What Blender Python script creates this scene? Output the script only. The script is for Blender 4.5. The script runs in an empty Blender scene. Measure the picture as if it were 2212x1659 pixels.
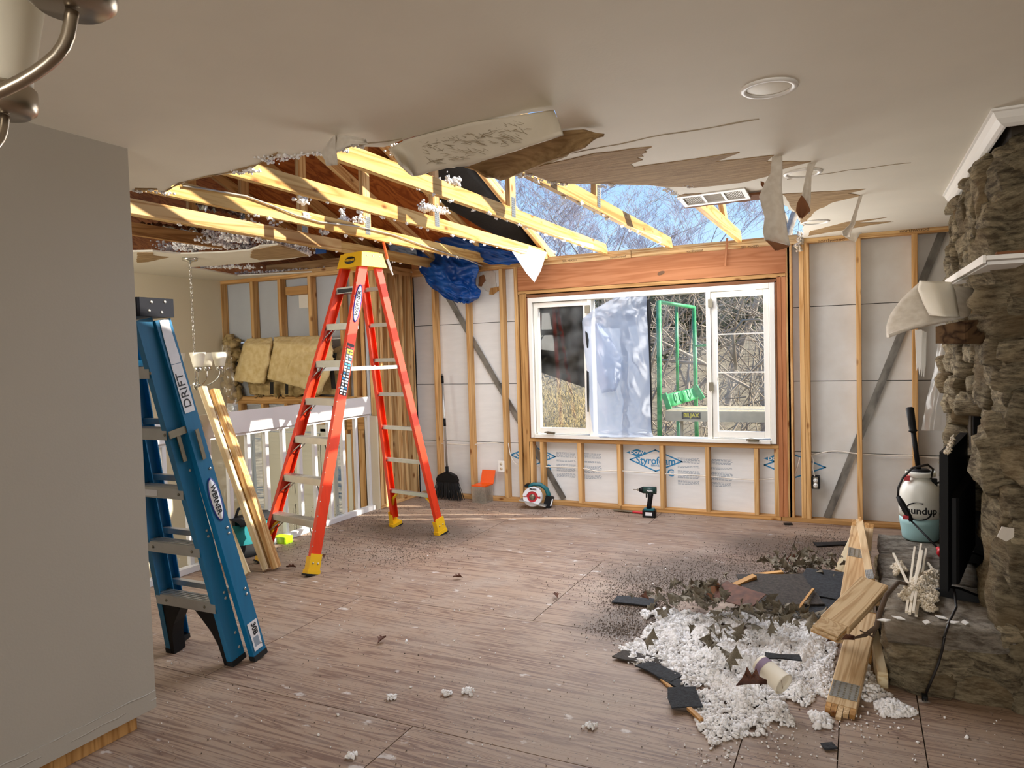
import bpy, bmesh, math, random
import numpy as np
from mathutils import Vector, Matrix, noise, geometry
random.seed(7); RNG = np.random.default_rng(11)
S = bpy.context.scene
COL = S.collection
# ------------------------------------------------------------------ camera
FPX, YAW, PITCH, ROLL, CAMD, CAMH = 1562.742, .448475, -.0435076, -.0288850, 6.55979, 1.51880
_F = Vector((-math.sin(YAW)*math.cos(PITCH), math.cos(YAW)*math.cos(PITCH), math.sin(PITCH)))
_r = Vector((math.cos(YAW), math.sin(YAW), 0)); _u = _r.cross(_F)
_R = _r*math.cos(ROLL) + _u*math.sin(ROLL); _U = _u*math.cos(ROLL) - _r*math.sin(ROLL)
EYE = Vector((0, -CAMD, CAMH))
cam_data = bpy.data.cameras.new('camera'); cam = bpy.data.objects.new('camera', cam_data); COL.objects.link(cam)
cam_data.sensor_width = 36; cam_data.lens = FPX/2212*36; cam_data.clip_start = .02; cam_data.clip_end = 300
cam.matrix_world = Matrix(((_R.x, _U.x, -_F.x, EYE.x), (_R.y, _U.y, -_F.y, EYE.y), (_R.z, _U.z, -_F.z, EYE.z), (0, 0, 0, 1)))
S.camera = cam
# ------------------------------------------------------------------ sky, sun, daylight at the openings, added fill lamps, exposure
S.view_settings.view_transform = 'Standard'; S.view_settings.look = 'None'
S.view_settings.gamma = 1; S.view_settings.use_curve_mapping = False
S.view_settings.exposure = 0.50
W = bpy.data.worlds.new('sky'); S.world = W; W.use_nodes = True
nt = W.node_tree; nt.nodes.clear()
out = nt.nodes.new('ShaderNodeOutputWorld'); bg = nt.nodes.new('ShaderNodeBackground')
tc = nt.nodes.new('ShaderNodeTexCoord'); sep = nt.nodes.new('ShaderNodeSeparateXYZ'); rmp = nt.nodes.new('ShaderNodeValToRGB')
nt.links.new(tc.outputs['Generated'], sep.inputs[0]); nt.links.new(sep.outputs['Z'], rmp.inputs[0])
nt.links.new(rmp.outputs[0], bg.inputs[0]); nt.links.new(bg.outputs[0], out.inputs[0])
e = rmp.color_ramp.elements
e[0].position = .0; e[0].color = (.62, .74, .90, 1)
e[1].position = .9; e[1].color = (.09, .24, .66, 1)
m_ = e.new(.16); m_.color = (.42, .64, .93, 1)
m_ = e.new(.36); m_.color = (.17, .40, .84, 1)
bg.inputs[1].default_value = 1.0
SUN_DIR = Vector((-1, -.37, -.62)).normalized()       # the way the light travels
sun_data = bpy.data.lights.new('sun', 'SUN'); sun = bpy.data.objects.new('sun', sun_data); COL.objects.link(sun)
sun_data.energy = 7.0; sun_data.angle = .009; sun_data.color = (1, .93, .80)
sun.rotation_euler = SUN_DIR.to_track_quat('-Z', 'Y').to_euler(); sun.location = (6, 4, 9)
def area(name, loc, to, sx, sy, power, color):
    d = bpy.data.lights.new(name, 'AREA'); d.shape = 'RECTANGLE'; d.size = sx; d.size_y = sy; d.energy = power; d.color = color
    o = bpy.data.objects.new(name, d); COL.objects.link(o); o.location = loc
    o.rotation_euler = (Vector(to)-Vector(loc)).to_track_quat('-Z', 'Z').to_euler(); return o
area('fill_rear', (.4, -11.45, 1.25), (.4, -3, 1.1), 2.6, 1.9, 112, (1, .95, .88))  # added fill lamp behind the camera, brightens the room
area('daylight_roof_opening', (-1.98, -1.60, 2.408), (-1.98, -1.50, 0), 1.9, 2.4, 60, (.97, .98, 1))
area('daylight_window', (-1.5, -.40, 1.40), (-1.1, -2.9, 3.0), 1.7, 1.2, 34, (1, .98, .95))
area('fill_foyer', (-5.2, -4.4, 1.9), (-5.4, -1.0, .4), 1.3, 1.3, 34, (1, .95, .86))  # added fill lamp for the foyer, stands at no real opening
# ------------------------------------------------------------------ helpers
def ray(px, py): return _F + _R*((px-1106)/FPX) - _U*((py-829.5)/FPX)
def P(px, py, ax, v):
    """world point on the plane axis=v that the photograph shows at (px, py)"""
    d = ray(px, py); return EYE + d*((v-EYE[ax])/d[ax])
def PX(px, py, v): return P(px, py, 0, v)
def PY(px, py, v): return P(px, py, 1, v)
def PZ(px, py, v): return P(px, py, 2, v)
def PD(px, py, depth): return EYE + ray(px, py)*depth
def lin(h):
    h = h.lstrip('#'); v = [int(h[i:i+2], 16)/255 for i in (0, 2, 4)]
    return tuple(c/12.92 if c <= .04045 else ((c+.055)/1.055)**2.4 for c in v) + (1,)
def world(o):
    m = o.matrix_parent_inverse @ o.matrix_basis
    return world(o.parent) @ m if o.parent else o.matrix_basis.copy()
def put(o, parent=None, M=None):
    COL.objects.link(o)
    if parent:
        o.parent = parent; o.matrix_parent_inverse = world(parent).inverted()
    if M is not None: o.matrix_basis = M
    return o
def tag(o, label=None, cat=None, group=None, kind=None):
    if label: o['label'] = label
    if cat: o['category'] = cat
    if group: o['group'] = group
    if kind: o['kind'] = kind
    return o
def thing(name, loc, label=None, cat=None, group=None, kind=None, rz=0):
    o = bpy.data.objects.new(name, None); o.empty_display_size = .1; COL.objects.link(o)
    o.matrix_basis = Matrix.Translation(Vector(loc)) @ Matrix.Rotation(rz, 4, 'Z')
    return tag(o, label, cat, group, kind)
def frame(x, y, z, o):
    x, y, z = Vector(x).normalized(), Vector(y).normalized(), Vector(z).normalized()
    return Matrix(((x.x, y.x, z.x, o[0]), (x.y, y.y, z.y, o[1]), (x.z, y.z, z.z, o[2]), (0, 0, 0, 1)))
def along(p0, p1, side=(1, 0, 0)):
    """frame at p0 with +z towards p1 and +x near side"""
    p0, p1 = Vector(p0), Vector(p1); z = (p1-p0).normalized(); x = Vector(side); x = x - z*x.dot(z)
    if x.length < 1e-4: x = Vector((0, 1, 0)); x = x - z*x.dot(z)
    x.normalize(); return frame(x, z.cross(x), z, p0)
class MB:
    def __init__(s): s.v = []; s.f = []; s.sm = []
    def add(s, vs, fs, smooth=False):
        b = len(s.v); s.v += [tuple(v) for v in vs]; s.f += [tuple(i+b for i in f) for f in fs]; s.sm += [smooth]*len(fs); return s
    def prism(s, poly, z0, z1, M=Matrix(), smooth=False):
        n = len(poly); vs = [M @ Vector((x, y, z0)) for x, y in poly] + [M @ Vector((x, y, z1)) for x, y in poly]
        fs = [(i, (i+1) % n, n+(i+1) % n, n+i) for i in range(n)]
        s.add(vs, fs, smooth)
        tri = geometry.tessellate_polygon([[Vector((x, y, 0)) for x, y in poly]])
        b = len(s.v)-2*n
        for t in tri:
            s.f += [tuple(b+i for i in t), tuple(b+n+i for i in reversed(t))]; s.sm += [False, False]
        return s
    def box(s, c, d, M=Matrix(), ch=0.0):
        x, y, z = d[0]/2, d[1]/2, d[2]/2
        if ch <= 0: poly = [(-x, -y), (x, -y), (x, y), (-x, y)]
        else:
            k = min(ch, x*.8, y*.8)
            poly = [(-x+k, -y), (x-k, -y), (x, -y+k), (x, y-k), (x-k, y), (-x+k, y), (-x, y-k), (-x, -y+k)]
        return s.prism([(p[0]+c[0], p[1]+c[1]) for p in poly], c[2]-z, c[2]+z, M)
    def lathe(s, prof, n=20, M=Matrix(), smooth=True, cap=True):
        vs = []; fs = []
        for r, z in prof:
            for i in range(n):
                a = 2*math.pi*i/n; vs.append(M @ Vector((r*math.cos(a), r*math.sin(a), z)))
        for k in range(len(prof)-1):
            for i in range(n):
                fs.append((k*n+i, k*n+(i+1) % n, (k+1)*n+(i+1) % n, (k+1)*n+i))
        s.add(vs, fs, smooth)
        if cap:
            b = len(s.v)-len(vs)
            if prof[0][0] > 1e-5: s.f.append(tuple(b+i for i in reversed(range(n)))); s.sm.append(False)
            if prof[-1][0] > 1e-5: s.f.append(tuple(b+(len(prof)-1)*n+i for i in range(n))); s.sm.append(False)
        return s
    def cyl(s, p0, p1, r0, r1=None, n=12, smooth=True):
        r1 = r0 if r1 is None else r1; L = (Vector(p1)-Vector(p0)).length
        return s.lathe([(r0, 0), (r1, L)], n, along(p0, p1), smooth)
    def tube(s, path, r, n=8, cap=True):
        path = [Vector(p) for p in path]; rs = r if isinstance(r, (list, tuple)) else [r]*len(path)
        vs = []; fs = []; x = None
        for i, p in enumerate(path):
            t = (path[min(i+1, len(path)-1)]-path[max(i-1, 0)]).normalized()
            if x is None: x = t.orthogonal().normalized()
            x = (x - t*x.dot(t)).normalized(); y = t.cross(x)
            for k in range(n):
                a = 2*math.pi*k/n; vs.append(p + (x*math.cos(a)+y*math.sin(a))*rs[i])
        for i in range(len(path)-1):
            for k in range(n): fs.append((i*n+k, i*n+(k+1) % n, (i+1)*n+(k+1) % n, (i+1)*n+k))
        if cap: fs += [tuple(reversed(range(n))), tuple((len(path)-1)*n+k for k in range(n))]
        return s.add(vs, fs, True)
    def grid(s, fn, nu, nv, thick=None):
        """fn(u, v) -> point, u and v in 0..1; thick gives the sheet a back"""
        pts = [[Vector(fn(i/nu, j/nv)) for j in range(nv+1)] for i in range(nu+1)]
        vs = [p for row in pts for p in row]; w = nv+1
        fs = [(i*w+j, (i+1)*w+j, (i+1)*w+j+1, i*w+j+1) for i in range(nu) for j in range(nv)]
        if thick:
            nrm = []
            for i in range(nu+1):
                for j in range(nv+1):
                    a = pts[min(i+1, nu)][j]-pts[max(i-1, 0)][j]; b = pts[i][min(j+1, nv)]-pts[i][max(j-1, 0)]
                    q = a.cross(b); nrm.append(q.normalized() if q.length > 1e-9 else Vector((0, 0, 1)))
            N = len(vs); back = [v - nn*thick for v, nn in zip(vs, nrm)]
            fs2 = [tuple(N+i for i in reversed(f)) for f in fs]
            rim = [i*w for i in range(nu+1)]; rim2 = [i*w+nv for i in range(nu+1)]
            edge = [(rim[k+1], rim[k], N+rim[k], N+rim[k+1]) for k in range(nu)] + [(rim2[k], rim2[k+1], N+rim2[k+1], N+rim2[k]) for k in range(nu)]
            edge += [(k, k+1, N+k+1, N+k) for k in range(nv)] + [(nu*w+k+1, nu*w+k, N+nu*w+k, N+nu*w+k+1) for k in range(nv)]
            s.add(vs+back, fs+fs2+edge, True)
        else: s.add(vs, fs, True)
        return s
    def mesh(s, name):
        me = bpy.data.meshes.new(name); me.from_pydata(s.v, [], s.f); me.validate(clean_customdata=False)
        if len(me.polygons) == len(s.sm): me.polygons.foreach_set('use_smooth', s.sm)
        return me
    def obj(s, name, m, parent=None, M=None, label=None, cat=None, group=None, kind=None, fix=True):
        me = s.mesh(name)
        if fix:
            b = bmesh.new(); b.from_mesh(me); bmesh.ops.recalc_face_normals(b, faces=b.faces); b.to_mesh(me); b.free()
        me.materials.append(m); o = bpy.data.objects.new(name, me); put(o, parent, M); tag(o, label, cat, group, kind); return o
def link_copy(o, name=None, parent=None, M=None):
    c = o.copy(); 
    for k in list(c.keys()):
        if k in ('label', 'category', 'group', 'kind'): del c[k]
    c.parent = None; c.matrix_parent_inverse = Matrix(); put(c, parent, M); return c
def beam(name, p0, p1, w, d, m, parent=None, side=(1, 0, 0), ch=.003, **k):
    """timber from p0 to p1, w across `side`, d the other way; grain runs along its own z"""
    p0, p1 = Vector(p0), Vector(p1); L = (p1-p0).length
    return MB().box((0, 0, L/2), (w, d, L), ch=ch).obj(name, m, parent, along(p0, p1, side), **k)
def boxo(name, lo, hi, m, parent=None, ch=0, **k):
    c = [(a+b)/2 for a, b in zip(lo, hi)]; d = [abs(b-a) for a, b in zip(lo, hi)]
    return MB().box((0, 0, 0), d, ch=ch).obj(name, m, parent, Matrix.Translation(c), **k)
def text(s, size, m, M, parent, name='lettering', ext=.0006, sx=1.0, sy=1.0, center=True, bold=0.0):
    cu = bpy.data.curves.new(name, 'FONT'); cu.body = s; cu.size = size; cu.extrude = ext; cu.resolution_u = 3; cu.offset = bold
    if center: cu.align_x = 'CENTER'; cu.align_y = 'CENTER'
    t = bpy.data.objects.new('t', cu); me = bpy.data.meshes.new_from_object(t); bpy.data.objects.remove(t); bpy.data.curves.remove(cu)
    me.name = name; me.materials.clear(); me.materials.append(m); o = bpy.data.objects.new(name, me)
    return put(o, parent, M @ Matrix.Diagonal((sx, sy, 1, 1)))
def jag(pts, step, amp, closed=False):
    """break a polyline of 2-D points into short ragged steps"""
    outp = []; n = len(pts)
    for i in range(n if closed else n-1):
        a, b = Vector(pts[i]), Vector(pts[(i+1) % n]); L = (b-a).length; k = max(1, int(L/step)); nn = Vector((-(b-a).y, (b-a).x))
        nn = nn/L if L > 1e-6 else nn
        for j in range(k):
            o = 0 if j == 0 else random.uniform(-amp, amp); outp.append(tuple(a + (b-a)*(j/k) + nn*o))
    if not closed: outp.append(tuple(pts[-1]))
    return outp
def inpoly(x, y, poly):
    c = False; n = len(poly)
    for i in range(n):
        x1, y1 = poly[i]; x2, y2 = poly[i-1]
        if (y1 > y) != (y2 > y) and x < (x2-x1)*(y-y1)/(y2-y1)+x1: c = not c
    return c
# blobs: one mesh of many rough little lumps (numpy, quick)
_t = (1+5**.5)/2
ICO_V = np.array([(-1, _t, 0), (1, _t, 0), (-1, -_t, 0), (1, -_t, 0), (0, -1, _t), (0, 1, _t), (0, -1, -_t), (0, 1, -_t), (_t, 0, -1), (_t, 0, 1), (-_t, 0, -1), (-_t, 0, 1)])/math.sqrt(1+_t*_t)
ICO_F = np.array([(0, 11, 5), (0, 5, 1), (0, 1, 7), (0, 7, 10), (0, 10, 11), (1, 5, 9), (5, 11, 4), (11, 10, 2), (10, 7, 6), (7, 1, 8), (3, 9, 4), (3, 4, 2), (3, 2, 6), (3, 6, 8), (3, 8, 9), (4, 9, 5), (2, 4, 11), (6, 2, 10), (8, 6, 7), (9, 8, 1)])
def blobs(name, pts, rad, m, parent=None, rough=.55, **k):
    pts = np.asarray(pts, float); rad = np.asarray(rad, float); n = len(pts)
    sc = (1 + RNG.uniform(-rough, rough, (n, 12, 1)))*rad[:, None, None]*RNG.uniform(.6, 1.25, (n, 1, 3))
    v = (pts[:, None, :] + ICO_V[None]*sc).reshape(-1, 3)
    f = (ICO_F[None] + (np.arange(n)*12)[:, None, None]).reshape(-1, 3)
    me = bpy.data.meshes.new(name); me.vertices.add(len(v)); me.vertices.foreach_set('co', v.ravel())
    me.loops.add(f.size); me.loops.foreach_set('vertex_index', f.ravel().astype(np.int32))
    me.polygons.add(len(f)); me.polygons.foreach_set('loop_start', np.arange(0, f.size, 3, dtype=np.int32))
    me.update(calc_edges=True); me.validate(); me.materials.append(m)
    o = bpy.data.objects.new(name, me); put(o, parent); return tag(o, **k)
# ------------------------------------------------------------------ materials
def nodes(name):
    m = bpy.data.materials.new(name); m.use_nodes = True; t = m.node_tree; return m, t, t.nodes['Principled BSDF']
def mat(name, c, rough=.6, metal=0, var=.0, scale=8, bump=0, bscale=40, c2=None, trans=0, stretch=(1, 1, 1), spec=None):
    m, t, b = nodes(name); b.inputs['Base Color'].default_value = lin(c); b.inputs['Roughness'].default_value = rough
    b.inputs['Metallic'].default_value = metal
    if spec is not None: b.inputs['Specular IOR Level'].default_value = spec
    if var or c2 or bump:
        tc = t.nodes.new('ShaderNodeTexCoord'); mp = t.nodes.new('ShaderNodeMapping'); mp.inputs['Scale'].default_value = stretch
        t.links.new(tc.outputs['Object'], mp.inputs[0])
    if var or c2:
        nz = t.nodes.new('ShaderNodeTexNoise'); nz.inputs['Scale'].default_value = scale; nz.inputs['Detail'].default_value = 5
        t.links.new(mp.outputs[0], nz.inputs['Vector']); rp = t.nodes.new('ShaderNodeValToRGB')
        a = lin(c); q = lin(c2) if c2 else tuple(x*(1-var) for x in a[:3])+(1,)
        rp.color_ramp.elements[0].color = q; rp.color_ramp.elements[1].color = a
        rp.color_ramp.elements[0].position = .35; rp.color_ramp.elements[1].position = .65
        t.links.new(nz.outputs[0], rp.inputs[0]); t.links.new(rp.outputs[0], b.inputs['Base Color'])
    if bump:
        n2 = t.nodes.new('ShaderNodeTexNoise'); n2.inputs['Scale'].default_value = bscale; n2.inputs['Detail'].default_value = 6
        t.links.new(mp.outputs[0], n2.inputs['Vector']); bp = t.nodes.new('ShaderNodeBump'); bp.inputs['Strength'].default_value = bump
        bp.inputs['Distance'].default_value = .01; t.links.new(n2.outputs[0], bp.inputs['Height']); t.links.new(bp.outputs[0], b.inputs['Normal'])
    if trans: 
        b.inputs['Transmission Weight'].default_value = trans
    return m
def wood(name, light, dark, along_axis='z', knots=True, rough=.62, fine=1.0):
    """sawn timber: stretched rings along the piece's own length, offset per object"""
    m, t, b = nodes(name); b.inputs['Roughness'].default_value = rough; b.inputs['Specular IOR Level'].default_value = .18
    tc = t.nodes.new('ShaderNodeTexCoord'); oi = t.nodes.new('ShaderNodeObjectInfo'); ml = t.nodes.new('ShaderNodeMath'); ml.operation = 'MULTIPLY'
    ml.inputs[1].default_value = 37; t.links.new(oi.outputs['Random'], ml.inputs[0])
    ad = t.nodes.new('ShaderNodeVectorMath'); ad.operation = 'ADD'; t.links.new(tc.outputs['Object'], ad.inputs[0]); t.links.new(ml.outputs[0], ad.inputs[1])
    mp = t.nodes.new('ShaderNodeMapping'); sc = {'z': (1, 1, .055), 'x': (.055, 1, 1), 'y': (1, .055, 1)}[along_axis]
    mp.inputs['Scale'].default_value = sc; t.links.new(ad.outputs[0], mp.inputs[0])
    nz = t.nodes.new('ShaderNodeTexNoise'); nz.inputs['Scale'].default_value = 9*fine; nz.inputs['Detail'].default_value = 3; nz.inputs['Distortion'].default_value = .6
    t.links.new(mp.outputs[0], nz.inputs['Vector'])
    mu = t.nodes.new('ShaderNodeMath'); mu.operation = 'MULTIPLY'; mu.inputs[1].default_value = 14; t.links.new(nz.outputs[0], mu.inputs[0])
    fr = t.nodes.new('ShaderNodeMath'); fr.operation = 'PINGPONG'; fr.inputs[1].default_value = 1; t.links.new(mu.outputs[0], fr.inputs[0])
    rp = t.nodes.new('ShaderNodeValToRGB'); A, D = lin(light), lin(dark)
    rp.color_ramp.elements[0].color = A; rp.color_ramp.elements[1].color = D
    rp.color_ramp.elements[0].position = .25; rp.color_ramp.elements[1].position = 1.0
    t.links.new(fr.outputs[0], rp.inputs[0]); last = rp.outputs[0]
    # board-to-board tone
    hv = t.nodes.new('ShaderNodeHueSaturation'); mr = t.nodes.new('ShaderNodeMapRange'); mr.inputs[3].default_value = .82; mr.inputs[4].default_value = 1.08
    t.links.new(oi.outputs['Random'], mr.inputs[0]); t.links.new(mr.outputs[0], hv.inputs['Value']); t.links.new(last, hv.inputs['Color']); last = hv.outputs[0]
    if knots:
        mp2 = t.nodes.new('ShaderNodeMapping'); mp2.inputs['Scale'].default_value = {'z': (1, 1, .45), 'x': (.45, 1, 1), 'y': (1, .45, 1)}[along_axis]
        t.links.new(ad.outputs[0], mp2.inputs[0]); vo = t.nodes.new('ShaderNodeTexVoronoi'); vo.inputs['Scale'].default_value = 9
        t.links.new(mp2.outputs[0], vo.inputs['Vector']); r2 = t.nodes.new('ShaderNodeValToRGB')
        r2.color_ramp.elements[0].position = .06; r2.color_ramp.elements[0].color = (.30, .14, .05, 1); r2.color_ramp.elements[1].position = .16; r2.color_ramp.elements[1].color = (1, 1, 1, 1)
        t.links.new(vo.outputs['Distance'], r2.inputs[0]); mx = t.nodes.new('ShaderNodeMixRGB'); mx.blend_type = 'MULTIPLY'; mx.inputs[0].default_value = .85
        t.links.new(last, mx.inputs[1]); t.links.new(r2.outputs[0], mx.inputs[2]); last = mx.outputs[0]
    t.links.new(last, b.inputs['Base Color'])
    bp = t.nodes.new('ShaderNodeBump'); bp.inputs['Strength'].default_value = .15; bp.inputs['Distance'].default_value = .004
    t.links.new(fr.outputs[0], bp.inputs['Height']); t.links.new(bp.outputs[0], b.inputs['Normal'])
    return m
M = {}
M['pine'] = wood('pine', 'E2BE86', 'BC8850')
M['stud'] = wood('stud_pine', 'DDB279', 'BF8E54')
M['header'] = wood('header_fir', 'BC7E54', 'A86A42', knots=False)
M['old'] = wood('old_pine', 'CB9C62', 'A67844')
M['whitewood'] = wood('white_wood', 'E6D6B2', 'CBB083', knots=False)
M['timber'] = wood('timber_pine', 'D8BC92', 'B8966C', fine=1.6)
M['ply'] = wood('roof_ply', 'B4672E', '8A4418', 'y', knots=False, fine=.6)
M['paint'] = mat('ceiling_paint', 'ECE6D6', .75, var=.04, scale=3, bump=.05, bscale=90)
M['wallpaint'] = mat('wall_paint', 'B3ACA0', .75, var=.03, scale=2, bump=.05, bscale=120)
M['cream'] = mat('cream_paint', 'DAD0B8', .42, bump=.04, bscale=60)
M['brownpaper'] = mat('brown_paper', 'B4966A', .85, c2='8E7048', scale=3, stretch=(1.5, 16, 16), bump=.4, bscale=14)
M['darkpaper'] = mat('dark_paper', '8A5A38', .85, var=.2)
M['drycore'] = mat('gypsum', 'D8D0C4', .9, var=.1, bump=.3)
M['paperback'] = mat('grey_paper', 'E0D8CA', .8, c2='D2C8B8', scale=30, bump=.1)
M['cracked'] = mat('cracked_paint', 'E0D6C2', .75, var=.06, scale=6, bump=.1)
M['crackline'] = mat('crack', 'A8997E', .9)
M['foam'] = mat('foam_board', 'E6E6E4', .65, var=.05, scale=5, stretch=(1, 1, 5), bump=.06)
M['foamgrey'] = mat('foam_board_grey', 'DEDEDA', .65, c2='D2CFC8', scale=4, bump=.05)
M['bluegrey'] = mat('blue_grey_sheathing', 'C3CAD2', .6, var=.06, scale=4)
M['steel'] = mat('galvanised_strap', '8C8880', .5, .6, c2='5E5A54', scale=14, stretch=(1, 1, .4))
M['plate'] = mat('nail_plate', 'A9ABA8', .4, .8, var=.25, scale=60)
M['white'] = mat('white_paint', 'F0EEE8', .4)
M['vinyl'] = mat('white_vinyl', 'ECE8DE', .35)
M['railwhite'] = mat('rail_paint', 'DDDDDE', .4, var=.03)
M['red'] = mat('red_fibreglass', 'DE360C', .42, var=.10, scale=40, stretch=(1, 1, .1))
M['yellow'] = mat('yellow_plastic', 'EDB913', .45)
M['alu'] = mat('aluminium', 'BDBDB8', .38, .75, var=.10, scale=12)
M['blue'] = mat('blue_fibreglass', '0F6F9C', .42, var=.12, scale=40, stretch=(1, 1, .1))
M['navy'] = mat('navy_plastic', '15161E', .6, var=.1, spec=.2)
M['black'] = mat('black_plastic', '0D0E10', .55, spec=.25)
M['rubber'] = mat('rubber', '141414', .8)
M['gloss'] = mat('gloss_black', '08080A', .12)
M['zinc'] = mat('zinc', '8E8775', .45, .8, var=.2)
M['nickel'] = mat('brushed_nickel', 'B0A696', .28, .95)
M['chrome'] = mat('chrome', 'D0D0CC', .15, 1)
M['frost'] = mat('frosted_glass', 'F1EBD8', .5)
M['label'] = mat('white_label', 'E9E9EC', .5, var=.05, scale=30)
M['ink'] = mat('black_ink', '15151A', .6)
M['logoblue'] = mat('logo_blue', '1B2A86', .45)
M['inkblue'] = mat('print_blue', '2F86B8', .6)
M['inkgrey'] = mat('print_grey', '8E9AA8', .7)
M['inkbrown'] = mat('print_brown', '6B4A2C', .7)
M['tarp'] = mat('blue_tarp', '1656A6', .38, c2='0E3F86', scale=7, bump=.3, bscale=25)
M['tarpwhite'] = mat('white_tarp', 'EEF0F2', .4, bump=.25, bscale=20)
M['felt'] = mat('black_felt', '141312', .75, var=.3, bump=.2)
M['batt'] = mat('glass_wool', 'EAD6A4', .95, c2='D8BE84', scale=16, bump=.5, bscale=50)
M['battold'] = mat('dusty_glass_wool', 'C4AC7C', .95, c2='9A8456', scale=14, bump=.8, bscale=40)
M['fluff'] = mat('blown_wool', 'FCFBFA', .95, c2='F0EDEA', scale=14)
M['fluffwarm'] = mat('warm_wool', 'E3D8C4', .95, c2='CBBBA0', scale=20)
M['foil'] = mat('foil', 'A6A8AC', .25, .95, c2='6C6A68', scale=12, bump=.8, bscale=18)
M['orange'] = mat('orange_plastic', 'EE5A10', .4)
M['teal'] = mat('teal_plastic', '12626A', .42)
M['redplastic'] = mat('red_plastic', 'C0202C', .4)
M['tank'] = mat('tank_plastic', 'E6E6DC', .35)
M['liquid'] = mat('tank_with_liquid', 'A3CCCF', .35)
M['shingle'] = mat('shingle', '33363A', .9, c2='1F2124', scale=60, bump=.5, bscale=160)
M['shinglebrown'] = mat('shingle_brown', '4A443E', .9, c2='332E2A', scale=60, bump=.5, bscale=160)
M['leaf'] = mat('dry_leaf', '857C68', .8, c2='61584A', scale=25)
M['leafbrown'] = mat('brown_leaf', '6B3F28', .75, c2='4E2C1C', scale=25)
M['mortar'] = mat('mortar', '4A4136', .95, var=.3, bump=.5)
M['soot'] = mat('soot', '0C0B0A', .9, var=.3, bump=.3)
M['green'] = mat('green_paint', '2E9E58', .45, c2='57B87A', scale=14)
M['deck'] = mat('alu_deck', 'C9C2AE', .5, .3, var=.15, scale=10)
M['signyellow'] = mat('sign_yellow', 'E8D820', .5)
M['lime'] = mat('lime_plastic', 'B6F01A', .4)
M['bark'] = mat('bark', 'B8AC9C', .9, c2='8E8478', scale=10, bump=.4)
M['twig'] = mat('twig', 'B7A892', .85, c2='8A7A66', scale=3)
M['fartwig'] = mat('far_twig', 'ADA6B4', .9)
M['ground'] = mat('leaf_litter', '9A8A68', .95, c2='6C5E44', scale=3, bump=.6, bscale=20)
M['bush'] = mat('evergreen', '6C7044', .85, c2='3F4A2C', scale=12)
M['door'] = mat('door_paint', 'D9D8C8', .4)
M['rod'] = mat('white_rod', 'E4D9C4', .5)
M['cable'] = mat('white_cable', 'E6DFD2', .5)
M['cord'] = mat('black_cord', '1A1614', .5)
M['branch'] = mat('branch_bark', '5A4838', .9, var=.3)
M['dirt'] = mat('dirt', '5A4E44', .95, c2='7A6A5C', scale=50)
M['cup'] = mat('paper_cup', 'EEE6D2', .55)
M['cupband'] = mat('cup_band', '9A86A0', .55)
M['lowfloor'] = mat('slate_floor', '8E867C', .7, var=.2)
def glass():
    m, t, b = nodes('window_glass'); t.nodes.remove(b); o = t.nodes['Material Output']
    tr = t.nodes.new('ShaderNodeBsdfTransparent'); gl = t.nodes.new('ShaderNodeBsdfGlossy'); gl.inputs['Roughness'].default_value = .02
    df = t.nodes.new('ShaderNodeBsdfDiffuse'); df.inputs[0].default_value = (.8, .85, .85, 1)
    fz = t.nodes.new('ShaderNodeTexNoise'); fz.inputs['Scale'].default_value = 4; tc = t.nodes.new('ShaderNodeTexCoord'); t.links.new(tc.outputs['Object'], fz.inputs['Vector'])
    mr = t.nodes.new('ShaderNodeMapRange'); mr.inputs[1].default_value = .4; mr.inputs[2].default_value = .8; mr.inputs[3].default_value = .0; mr.inputs[4].default_value = .09
    t.links.new(fz.outputs[0], mr.inputs[0]); m0 = t.nodes.new('ShaderNodeMixShader'); t.links.new(mr.outputs[0], m0.inputs[0]); t.links.new(tr.outputs[0], m0.inputs[1]); t.links.new(df.outputs[0], m0.inputs[2])
    mx = t.nodes.new('ShaderNodeMixShader'); mx.inputs[0].default_value = .025
    t.links.new(m0.outputs[0], mx.inputs[1]); t.links.new(gl.outputs[0], mx.inputs[2]); t.links.new(mx.outputs[0], o.inputs[0]); return m
M['glass'] = glass()
def film(name, col, clear, glossy=.1, rough=.2):
    m, t, b = nodes(name); t.nodes.remove(b); o = t.nodes['Material Output']
    tr = t.nodes.new('ShaderNodeBsdfTransparent'); df = t.nodes.new('ShaderNodeBsdfDiffuse'); tl = t.nodes.new('ShaderNodeBsdfTranslucent'); gl = t.nodes.new('ShaderNodeBsdfGlossy')
    df.inputs[0].default_value = lin(col); tl.inputs[0].default_value = lin(col); gl.inputs['Roughness'].default_value = rough
    a = t.nodes.new('ShaderNodeMixShader'); a.inputs[0].default_value = .6; t.links.new(df.outputs[0], a.inputs[1]); t.links.new(tl.outputs[0], a.inputs[2])
    c = t.nodes.new('ShaderNodeMixShader'); c.inputs[0].default_value = clear; t.links.new(a.outputs[0], c.inputs[1]); t.links.new(tr.outputs[0], c.inputs[2])
    d = t.nodes.new('ShaderNodeMixShader'); d.inputs[0].default_value = glossy; t.links.new(c.outputs[0], d.inputs[1]); t.links.new(gl.outputs[0], d.inputs[2])
    t.links.new(d.outputs[0], o.inputs[0]); return m
M['film'] = film('plastic_film', 'B0BED6', .25)
M['clearfilm'] = film('clear_film', 'E8E2D4', .72)
M['blackfilm'] = film('black_film', '050505', .0, .02, .3)
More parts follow.
